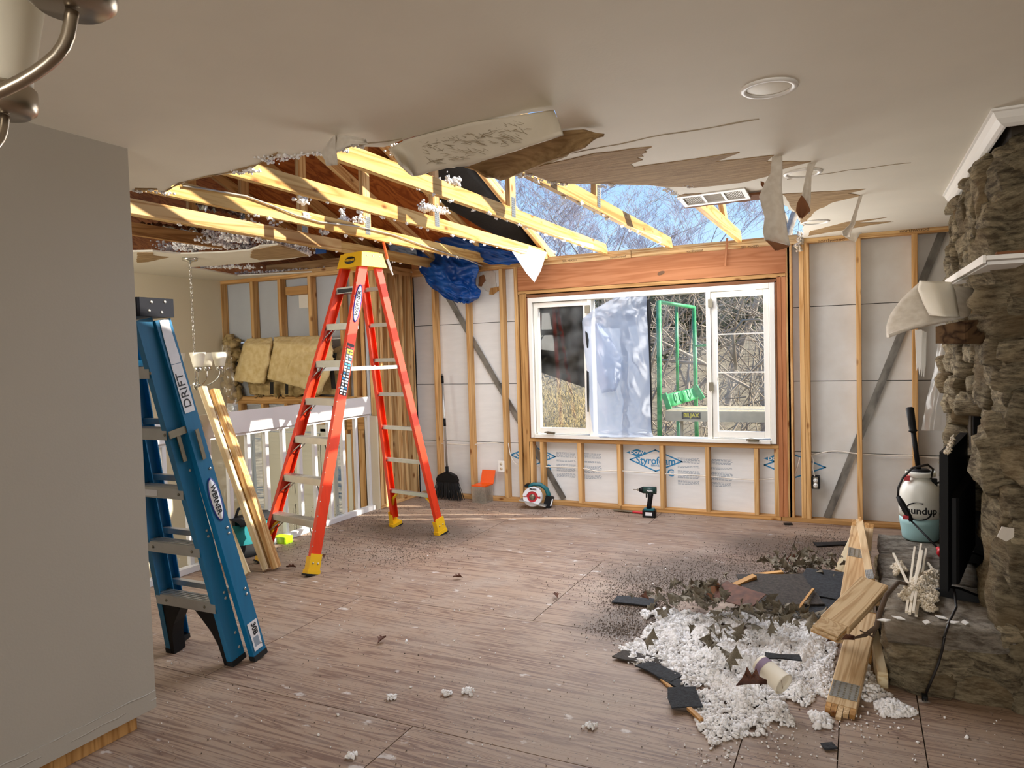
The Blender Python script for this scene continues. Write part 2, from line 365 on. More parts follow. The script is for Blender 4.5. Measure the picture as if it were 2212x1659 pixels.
def plywood():
    """subfloor: pink-brown veneer grain along X, trodden pale dust and scattered dirt"""
    m, t, b = nodes('subfloor_ply'); b.inputs['Roughness'].default_value = .62
    N, L = t.nodes.new, t.links.new
    tc = N('ShaderNodeTexCoord'); oi = N('ShaderNodeObjectInfo')
    ad = N('ShaderNodeVectorMath'); ad.operation = 'ADD'; ml = N('ShaderNodeMath'); ml.operation = 'MULTIPLY'; ml.inputs[1].default_value = 23
    L(oi.outputs['Random'], ml.inputs[0]); L(tc.outputs['Object'], ad.inputs[0]); L(ml.outputs[0], ad.inputs[1])
    mp = N('ShaderNodeMapping'); mp.inputs['Scale'].default_value = (.10, 2.2, 1); L(ad.outputs[0], mp.inputs[0])
    n1 = N('ShaderNodeTexNoise'); n1.inputs['Scale'].default_value = 7; n1.inputs['Detail'].default_value = 4; n1.inputs['Distortion'].default_value = .8; L(mp.outputs[0], n1.inputs['Vector'])
    mu = N('ShaderNodeMath'); mu.operation = 'MULTIPLY'; mu.inputs[1].default_value = 16; L(n1.outputs[0], mu.inputs[0])
    pp = N('ShaderNodeMath'); pp.operation = 'PINGPONG'; pp.inputs[1].default_value = 1; L(mu.outputs[0], pp.inputs[0])
    rp = N('ShaderNodeValToRGB'); rp.color_ramp.elements[0].color = lin('A08873'); rp.color_ramp.elements[1].color = lin('72584A'); rp.color_ramp.elements[0].position = .3; L(pp.outputs[0], rp.inputs[0])
    # pale dust
    n2 = N('ShaderNodeTexNoise'); n2.inputs['Scale'].default_value = 2.3; n2.inputs['Detail'].default_value = 8; n2.inputs['Roughness'].default_value = .65; L(tc.outputs['Object'], n2.inputs['Vector'])
    r2 = N('ShaderNodeMapRange'); r2.inputs[1].default_value = .45; r2.inputs[2].default_value = .75; r2.inputs[3].default_value = 0; r2.inputs[4].default_value = .75; L(n2.outputs[0], r2.inputs[0])
    m1 = N('ShaderNodeMixRGB'); m1.inputs[2].default_value = lin('A8998A'); L(r2.outputs[0], m1.inputs[0]); L(rp.outputs[0], m1.inputs[1])
    # joint-compound splats
    mp3 = N('ShaderNodeMapping'); mp3.inputs['Scale'].default_value = (2.2, 3.6, 1); L(tc.outputs['Object'], mp3.inputs[0])
    n3 = N('ShaderNodeTexNoise'); n3.inputs['Scale'].default_value = 3.2; n3.inputs['Detail'].default_value = 9; L(mp3.outputs[0], n3.inputs['Vector'])
    r3 = N('ShaderNodeMapRange'); r3.inputs[1].default_value = .66; r3.inputs[2].default_value = .71; L(n3.outputs[0], r3.inputs[0])
    m2 = N('ShaderNodeMixRGB'); m2.inputs[2].default_value = lin('D8D2CC'); ms = N('ShaderNodeMath'); ms.operation = 'MULTIPLY'; ms.inputs[1].default_value = .7; L(r3.outputs[0], ms.inputs[0]); L(ms.outputs[0], m2.inputs[0]); L(m1.outputs[0], m2.inputs[1])
    # dark specks of grit
    n4 = N('ShaderNodeTexNoise'); n4.inputs['Scale'].default_value = 70; n4.inputs['Detail'].default_value = 3; L(tc.outputs['Object'], n4.inputs['Vector'])
    r4 = N('ShaderNodeMapRange'); r4.inputs[1].default_value = .64; r4.inputs[2].default_value = .70; L(n4.outputs[0], r4.inputs[0])
    n5 = N('ShaderNodeTexNoise'); n5.inputs['Scale'].default_value = 1.1; n5.inputs['Detail'].default_value = 3; L(tc.outputs['Object'], n5.inputs['Vector'])
    r5 = N('ShaderNodeMapRange'); r5.inputs[1].default_value = .42; r5.inputs[2].default_value = .62; r5.inputs[3].default_value = .25; L(n5.outputs[0], r5.inputs[0])
    mm = N('ShaderNodeMath'); mm.operation = 'MULTIPLY'; L(r4.outputs[0], mm.inputs[0]); L(r5.outputs[0], mm.inputs[1])
    m3 = N('ShaderNodeMixRGB'); m3.inputs[2].default_value = lin('4C4038'); L(mm.outputs[0], m3.inputs[0]); L(m2.outputs[0], m3.inputs[1])
    # trodden dirt: brown drifts under the ladder and round the heap
    gp = N('ShaderNodeNewGeometry'); nd_ = N('ShaderNodeTexNoise'); nd_.inputs['Scale'].default_value = 3.4; nd_.inputs['Detail'].default_value = 9; nd_.inputs['Roughness'].default_value = .7; L(gp.outputs['Position'], nd_.inputs['Vector'])
    last = None
    for cx, cy, r1, r2 in ((-3.45, -1.35, 1.0, .62), (-1.0, -1.75, .95, .8), (-.45, -.85, .9, .6), (-1.15, -2.75, .5, .5)):
        vd = N('ShaderNodeVectorMath'); vd.operation = 'SUBTRACT'; vd.inputs[1].default_value = (cx, cy, 0); L(gp.outputs['Position'], vd.inputs[0])
        vs_ = N('ShaderNodeVectorMath'); vs_.operation = 'MULTIPLY'; vs_.inputs[1].default_value = (1/r1, 1/r2, 0); L(vd.outputs[0], vs_.inputs[0])
        ln = N('ShaderNodeVectorMath'); ln.operation = 'LENGTH'; L(vs_.outputs[0], ln.inputs[0])
        mr_ = N('ShaderNodeMapRange'); mr_.inputs[1].default_value = 1.15; mr_.inputs[2].default_value = .1; L(ln.outputs['Value'], mr_.inputs[0])
        if last is None: last = mr_.outputs[0]
        else:
            mx_ = N('ShaderNodeMath'); mx_.operation = 'MAXIMUM'; L(last, mx_.inputs[0]); L(mr_.outputs[0], mx_.inputs[1]); last = mx_.outputs[0]
    sm = N('ShaderNodeMath'); sm.operation = 'ADD'; L(last, sm.inputs[0]); L(nd_.outputs[0], sm.inputs[1])
    rr2 = N('ShaderNodeMapRange'); rr2.inputs[1].default_value = .82; rr2.inputs[2].default_value = 1.25; rr2.inputs[4].default_value = .8; L(sm.outputs[0], rr2.inputs[0])
    m4 = N('ShaderNodeMixRGB'); m4.inputs[2].default_value = lin('5E5044'); L(rr2.outputs[0], m4.inputs[0]); L(m3.outputs[0], m4.inputs[1])
    L(m4.outputs[0], b.inputs['Base Color'])
    bp = N('ShaderNodeBump'); bp.inputs['Strength'].default_value = .2; bp.inputs['Distance'].default_value = .004; L(pp.outputs[0], bp.inputs['Height']); L(bp.outputs[0], b.inputs['Normal'])
    rr = N('ShaderNodeMapRange'); rr.inputs[3].default_value = .45; rr.inputs[4].default_value = .8; L(n2.outputs[0], rr.inputs[0]); L(rr.outputs[0], b.inputs['Roughness'])
    return m
M['floor'] = plywood()
def stone_mat(name, c1, c2, c3):
    m, t, b = nodes(name); b.inputs['Roughness'].default_value = .9; b.inputs['Specular IOR Level'].default_value = .15; N, L = t.nodes.new, t.links.new
    tc = N('ShaderNodeTexCoord'); oi = N('ShaderNodeObjectInfo'); ml = N('ShaderNodeMath'); ml.operation = 'MULTIPLY'; ml.inputs[1].default_value = 29; L(oi.outputs['Random'], ml.inputs[0])
    ad = N('ShaderNodeVectorMath'); ad.operation = 'ADD'; L(tc.outputs['Object'], ad.inputs[0]); L(ml.outputs[0], ad.inputs[1])
    mp = N('ShaderNodeMapping'); mp.inputs['Scale'].default_value = (1, 1, 3.5); L(ad.outputs[0], mp.inputs[0])
    n1 = N('ShaderNodeTexNoise'); n1.inputs['Scale'].default_value = 13; n1.inputs['Detail'].default_value = 10; n1.inputs['Roughness'].default_value = .75; L(mp.outputs[0], n1.inputs['Vector'])
    rp = N('ShaderNodeValToRGB'); rp.color_ramp.elements[0].color = lin(c2); rp.color_ramp.elements[1].color = lin(c1); rp.color_ramp.elements[0].position = .40; rp.color_ramp.elements[1].position = .60; L(n1.outputs[0], rp.inputs[0])
    n2 = N('ShaderNodeTexNoise'); n2.inputs['Scale'].default_value = 2.4; n2.inputs['Detail'].default_value = 4; L(ad.outputs[0], n2.inputs['Vector'])
    r2 = N('ShaderNodeMapRange'); r2.inputs[1].default_value = .5; r2.inputs[2].default_value = .7; r2.inputs[4].default_value = .7; L(n2.outputs[0], r2.inputs[0])
    mx = N('ShaderNodeMixRGB'); mx.inputs[2].default_value = lin(c3); L(r2.outputs[0], mx.inputs[0]); L(rp.outputs[0], mx.inputs[1])
    hv = N('ShaderNodeHueSaturation'); mr = N('ShaderNodeMapRange'); mr.inputs[3].default_value = .75; mr.inputs[4].default_value = 1.2; L(oi.outputs['Random'], mr.inputs[0]); L(mr.outputs[0], hv.inputs['Value']); L(mx.outputs[0], hv.inputs['Color'])
    L(hv.outputs[0], b.inputs['Base Color'])
    bp = N('ShaderNodeBump'); bp.inputs['Strength'].default_value = 1.0; bp.inputs['Distance'].default_value = .05; L(n1.outputs[0], bp.inputs['Height']); L(bp.outputs[0], b.inputs['Normal']); return m
M['stone'] = stone_mat('field_stone', 'D0C09E', '6E6250', 'A08660')
M['slab'] = stone_mat('hearth_stone', 'C2B8A8', '7A7064', 'A08E76')
# ================================================================== SETTING
CZ = 2.40                                     # ceiling height
def structure(name): return thing(name, (0, 0, 0), kind='structure')
# ---- floor: plywood sheets with open joints over a dark base
floor = boxo('floor', (-4.42, -11.6, -.06), (4.6, .10, -.021), M['dirt'], kind='structure')
rows = [(-11.6, -10.25, (-2, .4, 2.8)), (-10.25, -9.03, (-.8, 1.6)), (-9.03, -7.81, (-2.9, -.4, 2)), (-7.81, -6.59, (-1.7, .7, 3.1)), (-6.59, -5.36, (-2.9, -.45, 2)),
        (-5.36, -4.136, (-4.1, -1.662, .78, 3.2)), (-4.136, -2.895, (-2.86, -.42, -.083, .21, 2.6)), (-2.895, -1.675, (-4.1, -1.676, .764, 3.2)),
        (-1.675, -.455, (-2.9, -.46, 1.98)), (-.455, .095, (-4.1, -1.66, .78, 3.2))]
for y0, y1, xs in rows:
    xs = (-4.40,) + tuple(x for x in xs if -4.35 < x) + (4.6,)
    for a, b in zip(xs[:-1], xs[1:]):
        MB().prism([(-(b-a)/2+.0022, -(y1-y0)/2+.0022), ((b-a)/2-.0022, -(y1-y0)/2+.0022), ((b-a)/2-.0022, (y1-y0)/2-.0022), (-(b-a)/2+.0022, (y1-y0)/2-.0022)], -.02, 0).obj(
            'plywood_sheet', M['floor'], floor, Matrix.Translation(((a+b)/2, (y0+y1)/2, 0)))
# ---- ceiling with the torn opening
def cz(pts, z=CZ): return [tuple(PZ(x, y, z).xy) for x, y in pts]
near = cz([(225, 420), (290, 412), (340, 411), (352, 420), (372, 400), (395, 396), (450, 381), (520, 373), (548, 362), (566, 350), (592, 342), (640, 338), (690, 331), (728, 330), (760, 316), (830, 318), (868, 303),
           (1000, 272), (1110, 250), (1198, 238), (1212, 286), (1285, 292), (1225, 338), (1140, 372), (1185, 392), (1230, 398), (1400, 400), (1440, 405), (1462, 418), (1470, 436), (1640, 420), (1690, 440), (1720, 462), (1735, 490), (1735, 512)])
foy = cz([(512, 596), (440, 583), (400, 578), (480, 573), (560, 566), (620, 560), (668, 553), (640, 541), (600, 529), (560, 532), (540, 541), (460, 547), (390, 549), (330, 543), (225, 546)])
hole = jag(near, .07, .012) + [(near[-1][0], .09), (-4.30, .09), (-4.30, -.03), (-4.74, -.60)] + jag(foy, .08, .012)
outer = [(-6.5, -11.6), (4.6, -11.6), (4.6, .09), (-6.5, .09)]
def slab_with_hole(name, outer, hole, z0, z1, m):
    loops = [[Vector((x, y, 0)) for x, y in outer], [Vector((x, y, 0)) for x, y in hole]]
    tri = geometry.tessellate_polygon(loops); pts = outer+hole; n = len(pts); mb = MB()
    fs = [tuple(t) for t in tri] + [tuple(n+i for i in reversed(t)) for t in tri]; k = len(outer); h = len(hole)
    fs += [(i, (i+1) % k, n+(i+1) % k, n+i) for i in range(k)] + [(k+i, k+(i+1) % h, n+k+(i+1) % h, n+k+i) for i in range(h)]
    mb.add([(x, y, z0) for x, y in pts] + [(x, y, z1) for x, y in pts], fs); return mb.obj(name, m, kind='structure')
ceiling = slab_with_hole('ceiling', outer, hole, CZ, CZ+.013, M['paint'])
# places where the white face paper has torn off and the brown board shows
def patch(pts, name='torn_board_face', m='brownpaper', step=.05, amp=.006, drop=.003):
    poly = jag(cz(pts, CZ-drop), step, amp, True); MB().prism(poly, CZ-drop, CZ+.002).obj(name, M[m], ceiling)
patch([(1128, 371), (1140, 365), (1230, 345), (1285, 332), (1408, 318), (1392, 326), (1398, 329), (1385, 334), (1390, 339), (1375, 341), (1388, 346), (1362, 355), (1370, 362), (1480, 347), (1598, 330), (1545, 350), (1672, 336), (1655, 350), (1752, 350), (1690, 366), (1655, 382), (1600, 395), (1500, 406), (1470, 404), (1440, 404), (1400, 399), (1230, 397), (1185, 391)])
patch([(1690, 420), (1870, 409), (1830, 418), (1860, 423), (1800, 437), (1758, 458), (1735, 489), (1720, 461)])
patch([(1478, 420), (1550, 418), (1500, 433), (1470, 434), (1465, 424)])
patch([(1750, 500), (1830, 480), (1916, 470), (1850, 482), (1925, 479), (1850, 492), (1745, 510)])
patch([(352, 418), (385, 396), (470, 378), (560, 355), (583, 338), (600, 330), (592, 341), (566, 349), (548, 361), (520, 372), (450, 380), (395, 395)])
patch([(292, 407), (340, 408), (340, 411), (290, 412)])
patch([(296, 546), (330, 546), (330, 552), (365, 556), (320, 566), (296, 568)])
patch([(545, 541), (600, 530), (640, 541), (666, 553), (620, 558), (560, 562), (540, 556)])
# scored cracks in the ceiling
def crack(pts, w=.006):
    q = cz(jag(pts, 30, 1.5), CZ-.002); a = []; b = []
    for i, p in enumerate(q):
        k = w*random.uniform(.35, 1)*(1 if 0 < i < len(q)-1 else .1); a.append((p[0], p[1]+k)); b.append((p[0], p[1]-k))
    MB().prism(a+b[::-1], CZ-.002, CZ+.001).obj('ceiling_crack', M['crackline'], ceiling)
crack([(1235, 332), (1400, 298), (1540, 276), (1640, 258)]); crack([(1700, 388), (1800, 374), (1900, 360), (1968, 352)], .004)
crack([(735, 322), (868, 300)], .006); crack([(1832, 492), (1930, 479)], .003)
# torn strips of ceiling paper hanging down: outline measured at the strip's own distance
def strip(L, Rr, Y, name='hanging_paper_strip', m='paperback', bow=.04, parent=ceiling, thick=.0025):
    n = len(L)
    def fn(u, v):
        t = u*(n-1); i = min(int(t), n-2); f = t-i
        l = Vector(L[i]).lerp(Vector(L[i+1]), f); r = Vector(Rr[i]).lerp(Vector(Rr[i+1]), f); q = l.lerp(r, v)
        y = Y(u) if callable(Y) else Y
        return PY(q.x, q.y, y + bow*math.sin(v*math.pi)*u)
    return MB().grid(fn, (n-1)*3, 4, thick).obj(name, M[m], parent)
y1_ = PZ(1678, 338, CZ).y
s1 = strip([(1668, 336), (1664, 375), (1650, 400), (1640, 425), (1652, 470), (1648, 500), (1652, 518)], [(1690, 337), (1690, 380), (1688, 400), (1692, 440), (1700, 500), (1705, 525), (1707, 531)], lambda u: y1_+.12*u)
strip([(1652, 518), (1668, 533), (1675, 541)], [(1707, 531), (1698, 535), (1680, 540)], lambda u: y1_+.13, m='darkpaper', bow=.02, name='paper_curl')
strip([(1643, 391), (1644, 398), (1648, 404)], [(1651, 394), (1650, 399), (1649, 404)], lambda u: y1_+.05, m='darkpaper', bow=.01, name='paper_curl')
y2_ = PZ(1755, 353, CZ).y
strip([(1745, 352), (1741, 380), (1734, 415), (1727, 440), (1722, 460)], [(1762, 352), (1752, 380), (1751, 415), (1750, 440), (1748, 462)], lambda u: y2_+.10*u)
strip([(1731, 422), (1722, 440), (1720, 455), (1727, 470)], [(1734, 424), (1744, 440), (1750, 455), (1732, 472)], lambda u: y2_+.03, m='darkpaper', bow=.04, name='paper_curl')
y3_ = PZ(1862, 421, CZ).y
strip([(1856, 421), (1848, 450), (1836, 485), (1820, 500), (1822, 510)], [(1864, 420), (1852, 455), (1846, 485), (1838, 500), (1836, 512)], lambda u: y3_+.1*u)
strip([(1818, 502), (1825, 512), (1845, 522)], [(1864, 500), (1856, 508), (1848, 523)], lambda u: -.06, bow=.01)
y4_ = PZ(722, 290, CZ).y - .005
strip([(722, 292), (700, 318), (694, 332), (702, 345), (706, 358)], [(724, 292), (724, 312), (726, 330), (728, 345), (728, 357)], lambda u: y4_+.05*u)
strip([(722, 291), (750, 293), (790, 300)], [(726, 328), (760, 312), (795, 312)], lambda u: y4_+.02, bow=.03)
# the big slab that has folded down, and the brown-faced piece beside it
def droop(name, A, B, za, zb, m, th=.012, n=10, amp=.01):
    """A: edge still up (za), B: edge hanging (zb), lists of pixels of equal length"""
    k = len(A)
    def fn(u, v):
        t = u*(k-1); i = min(int(t), k-2); f = t-i
        a = Vector(A[i]).lerp(Vector(A[i+1]), f); b = Vector(B[i]).lerp(Vector(B[i+1]), f)
        pa, pb = PZ(a.x, a.y, za), PZ(b.x, b.y, zb); q = pa.lerp(pb, v)
        return q + Vector((0, 0, amp*math.sin(v*math.pi))) + Vector((0, noise.noise(q*14)*.02*(v > .95), 0))
    return MB().grid(fn, n*2, n, -th).obj(name, M[m], ceiling)
slab = droop('fallen_ceiling_slab', [(838, 322), (868, 306), (930, 288), (1010, 268), (1110, 250), (1196, 237)], [(868, 352), (895, 381), (950, 366), (1012, 358), (1110, 326), (1212, 288)], 2.392, 2.27, 'cracked')
droop('fallen_board', [(1003, 362), (1100, 330), (1212, 289), (1260, 284), (1306, 289)], [(1050, 378), (1082, 391), (1150, 362), (1228, 330), (1262, 312)], 2.385, 2.32, 'brownpaper')
# craquelure on the folded slab (thin slivers of exposed board in the paint)
mb = MB()
for i in range(170):
    u, v = random.uniform(.12, .8), random.uniform(.12, .9)
    ax = 868+(1196-868)*u; ay = 306+(237-306)*u; bx = 895+(1212-895)*u; by = 378+(288-378)*u
    c = PZ(ax+(bx-ax)*v, ay+(by-ay)*v, 2.392+(2.27-2.392)*v); L = random.uniform(.008, .03); a = random.gauss(.5, .6)
    d = Vector((math.cos(a), math.sin(a)*.9, -.25*math.sin(a)))*L; q = Vector((0, 0, -.004+.010*math.sin(v*math.pi)))
    mb.tube([c-d+q, c+q+Vector((0, random.uniform(-.012, .012), 0)), c+d+q], [.0004, .0012, .0004], 4)
mb.obj('paint_cracks', M['crackline'], slab, kind='stuff')
# ---- back wall framing
wb = structure('wall_back')
def wx(px, py, y=0.0): return PY(px, py, y).x
SW, SD = .038, .089
def stud(x, z0, z1, y=0, w=SW, name='stud', par=None, m='stud'):
    return beam(name, (x+w/2, y+SD/2, z0), (x+w/2, y+SD/2, z1), w, SD, M[m], par or wb)
XL = -4.30; XR = 4.6
for z in (2.362, 2.4005):
    for a, b in ((XL, -1.9), (-1.895, .75), (.755, XR)):
        beam('top_plate', (a, SD/2, z+SW/2), (b, SD/2, z+SW/2), SD, SW, M['pine'], wb, side=(0, 1, 0))
for a, b in ((XL, -2.05), (-2.045, -.62), (-.615, XR)): beam('bottom_plate', (a, SD/2, SW/2), (b, SD/2, SW/2), SD, SW, M['old'], wb, side=(0, 1, 0))
full = [wx(p, y) for p, y in ((932, 640), (1006, 690), (1080, 700), (1112, 700), (1697, 700), (1727, 700), (1738, 700), (1849.5, 700), (1971, 700))]
for x in full + [.637+.4064, .637+.813, .637+1.22, .637+1.63, 2.9, 3.3, 3.7, 4.1]: stud(x, SW, 2.362)
WX0, WX1, WZ0, WZ1 = -2.957, -.648, .668, 2.050
for x in (WX0-.018-SW, WX0-.016-2*SW-.002): stud(x, SW, 2.10, m='old')
for x in (WX1+.014, WX1+.014+SW+.002): stud(x, SW, 2.10, m='header')
stud(WX1+.02+2*(SW+.002), SW, 2.362)
for p in (1145, 1168, 1248.5, 1333.5, 1425.5, 1524, 1629, 1673): stud(wx(p, 1040), SW, WZ0-.045)
beam('rough_sill', (WX0-.02, SD/2, WZ0-.026), (WX1+.02, SD/2, WZ0-.026), SD, SW, M['old'], wb, side=(0, 1, 0))
hx0, hx1 = wx(1118, 600), wx(1698, 560)
boxo('header', (hx0, -.002, 2.128), (hx1, .087, 2.361), M['header'], wb)
bpy.data.objects['header'].data.materials[0] = wood('header_long', 'BC7E54', 'A86A42', 'x', knots=False)
beam('header_plate', (hx0, SD/2, 2.108), (hx1, SD/2, 2.108), SD, .034, M['old'], wb, side=(0, 1, 0))
# knot in the header
MB().lathe([(0, .002), (.016, .003), (.022, .001), (.024, 0)], 18, frame((1, 0, .3), (-.3, 0, 1), (0, -1, 0), PY(1428, 590, -.001)) @ Matrix.Diagonal((1.6, .8, 1, 1))).obj('knot', M['inkbrown'], bpy.data.objects['header'])
# insulation board behind the studs, in rows with open joints
zs = [0.0, PY(1800, 978, .09).z, PY(1800, 823, .09).z, PY(1800, 660, .09).z, 2.44]
for i in range(4):
    z0, z1 = zs[i]+.003, zs[i+1]-.003
    for a, b, m in ((XL-.05, WX0-.1, 'foam'), (WX0-.1, WX1+.09, 'foam'), (WX1+.09, .9, 'foamgrey'), (.906, 3.3, 'foamgrey'), (3.306, XR, 'foamgrey')):
        if a == WX0-.1:
            if i == 0: boxo('foam_panel', (a+.003, .092, z0), (b-.003, .117, WZ0), M[m], wb)
            continue
        boxo('foam_panel', (a+.003, .092, z0), (b-.003, .117, z1), M[m], wb)
boxo('sheathing', (XL-.1, .119, -.3), (WX0-.02, .135, 2.44), M['felt'], wb); boxo('sheathing', (WX1+.02, .119, -.3), (XR, .135, 2.44), M['felt'], wb); boxo('sheathing', (WX0-.02, .119, -.3), (WX1+.02, .135, WZ0-.01), M['felt'], wb)
boxo('sheathing', (WX0-.02, .119, WZ1+.03), (WX1+.02, .135, 2.44), M['felt'], wb)
# diagonal steel let-in braces, three-rib section
def brace(a, b, y=.072):
    pa, pb = PY(*a, y), PY(*b, y); o = beam('steel_brace', pa, pb, .058, .004, M['steel'], wb, side=(1, 0, 0), ch=0)
    mb = MB()
    for k in (-.022, 0, .022): mb.box((k, -.006, (pb-pa).length/2), (.006, .010, (pb-pa).length))
    mb.obj('brace_rib', M['steel'], o, along(pa, pb, (1, 0, 0)))
brace((963, 634), (1218, 1078)); brace((2036, 500), (1786, 1119))
# print on the foam board under the window
fy = .0915
TF = lambda px, py, y=fy: frame((1, 0, 0), (0, 0, 1), (0, -1, 0), PY(px, py, y))
def diamond(px, py, w, h, line=.012):
    c = PY(px, py, fy); mb = MB(); q = [(-w/2, 0), (0, -h/2), (w/2, 0), (0, h/2)]
    for i in range(4):
        a, b = Vector(q[i]+(0,)), Vector(q[(i+1) % 4]+(0,)); d = (b-a).normalized(); nn = Vector((-d.y, d.x, 0))*line/2
        mb.prism([(a-nn-d*line/2).xy, (b-nn+d*line/2).xy, (b+nn+d*line/2).xy, (a+nn-d*line/2).xy], 0, .0008, frame((1, 0, 0), (0, 0, 1), (0, -1, 0), c))
    mb.obj('printed_diamond', M['inkblue'], wb)
for px in (1416, 1151):
    diamond(px, 995 - (1416-px)*.04, .49, .20); text('Styrofoam', .098, M['inkblue'], TF(px, 996-(1416-px)*.04, fy-.001), wb, sx=.92, bold=.002)
    text('BRAND', .026, M['inkblue'], TF(px, 1006-(1416-px)*.04, fy-.001), wb); text('G', .09, M['inkblue'], TF(px+33, 1022-(1416-px)*.04, fy-.001), wb, bold=.002)
diamond(1716, 1007, .49, .20)
for px, py in ((1376, 978), (1676, 991)):
    MB().prism([(-.105, 0), (0, -.037), (.105, 0), (0, .037)], 0, .0008, TF(px, py)).obj('printed_badge', M['inkblue'], wb); text('DOW', .04, M['white'], TF(px, py, fy-.0014), wb, sx=1.3, bold=.001)
for px in (1222, 1277, 1487, 1556):
    for z, (wd, hh) in ((0, (.20, .045)), (-.075, (.20, .02)), (-.12, (.20, .07)), (-.21, (.2, .04))):
        c = PY(px, 978 + (px-1222)*.045, fy) + Vector((0, 0, z)); mb = MB(); yy = 0
        while yy < hh:
            xx = -wd/2
            while xx < wd/2-.01:
                L = random.uniform(.008, .03); mb.box((xx+L/2, -yy, 0), (min(L, wd/2-xx), .005, .0006), frame((1, 0, 0), (0, 0, 1), (0, -1, 0), c)); xx += L+.005
            yy += .0105
        mb.obj('printed_lines', M['inkgrey'], wb, kind='stuff')
# mill stamps on the top plate
for px, py, sz in ((1230, 563, .028), (1335, 555, .03), (1500, 542, .03), (1620, 533, .028), (1795, 519, .036), (1975, 497, .036)):
    t = 'northwood' if px not in (1230, 1620) else 'SEL MIXED'
    text(t, sz, M['inkbrown'], TF(px, py, -.0012), wb, sx=1.25 if px > 1700 else 1.1)
# torn sheathing hole beside the tarp
MB().prism(jag([(-.10, -.02), (-.07, .10), (.04, .13), (.08, .10), (.085, -.06), (.0, -.09)], .04, .012, True), 0, .006, frame((1, 0, 0), (0, 0, 1), (0, -1, 0), PY(1056, 612, .088))).obj('torn_sheathing', M['drycore'], wb)
MB().prism(jag([(-.07, -.05), (-.06, .04), (0, .06), (.02, .0), (-.03, -.06)], .03, .008, True), 0, .004, frame((1, 0, 0), (0, 0, 1), (0, -1, 0), PY(1046, 606, .080))).obj('torn_facing', M['darkpaper'], wb)
MB().prism(jag([(-.05, -.035), (-.03, .03), (.06, .04), (.07, 0), (.0, -.04)], .03, .006, True), 0, .004, frame((1, 0, 0), (0, 0, 1), (0, -1, 0), PY(1066, 628, .080))).obj('exposed_lath', M['old'], wb)

# ---- window
win = structure('window_1')
wy0, wy1 = -.012, .125
def bar(name, x0, x1, z0, z1, par, y0=wy0, y1=wy1, m='vinyl', ch=.004): return boxo(name, (x0, y0, z0), (x1, y1, z1), M[m], par, ch)
fw = .045
bar('window_frame', WX0, WX0+fw, WZ0, WZ1, win); bar('window_frame', WX1-fw, WX1, WZ0, WZ1, win)
bar('window_frame', WX0+fw, WX1-fw, WZ1-fw, WZ1, win); bar('window_sill', WX0+fw, WX1-fw, WZ0, WZ0+.03, win, -.03)
for x0, x1, z0, z1 in ((WX0-.014, WX0-.001, WZ0-.006, WZ1+.012), (WX1+.001, WX1+.013, WZ0-.006, WZ1+.012), (WX0-.014, WX1+.013, WZ1+.002, WZ1+.03)):
    bar('window_casing', x0, x1, z0, z1, win, -.004, .1, 'darkpaper', 0)
mxl, mxr = wx(1275, 800), wx(1531, 800)
bar('mullion', mxl-.018, mxl+.022, WZ0+.03, WZ1-fw, win, .0, .12); bar('mullion', mxr-.018, mxr+.022, WZ0+.03, WZ1-fw, win, .0, .12)
def sash(x0, x1, z0, z1, w=.047):
    s = bar('sash', x0, x0+w, z0, z1, win, .02, .075); bar('sash_rail', x1-w, x1, z0, z1, s, .02, .075); bar('sash_rail', x0+w, x1-w, z1-w, z1, s, .02, .075); bar('sash_rail', x0+w, x1-w, z0, z0+w*1.1, s, .02, .075)
    boxo('pane', (x0+w-.004, .046, z0+w-.004), (x1-w+.004, .050, z1-w+.004), M['glass'], s); return s
z0s, z1s = WZ0+.045, WZ1-fw-.006
sl = sash(WX0+fw+.004, mxl-.02, z0s, z1s); sr = sash(mxr+.024, WX1-fw-.004, z0s, z1s)
for zz in (1.28, 1.62): bar('grille_bar', mxr+.07, WX1-fw-.05, zz, zz+.012, sr, .053, .062, 'vinyl', 0)
cp = boxo('pane', (mxl+.02, .06, WZ0+.032), (mxr-.016, .064, WZ1-fw), M['glass'], win)
def crank(px, py, par):
    c = PY(px, py, -.03); mb = MB().box((0, 0, 0), (.085, .03, .018), Matrix.Translation(c), .004); o = mb.obj('crank_operator', M['zinc'], par)
    MB().tube([c+Vector((-.06, -.012, .008)), c+Vector((-.02, -.028, .016)), c+Vector((.05, -.026, .010))], [.007, .008, .005], 8).obj('crank_handle', M['zinc'], o)
crank(1190, 936, win); crank(1628, 952, win)
for px, py in ((1268, 668), (1534, 655), (1536, 835)): boxo('hinge', PY(px-4, py+9, -.004), PY(px+5, py-9, -.016) , M['zinc'], win, 0)
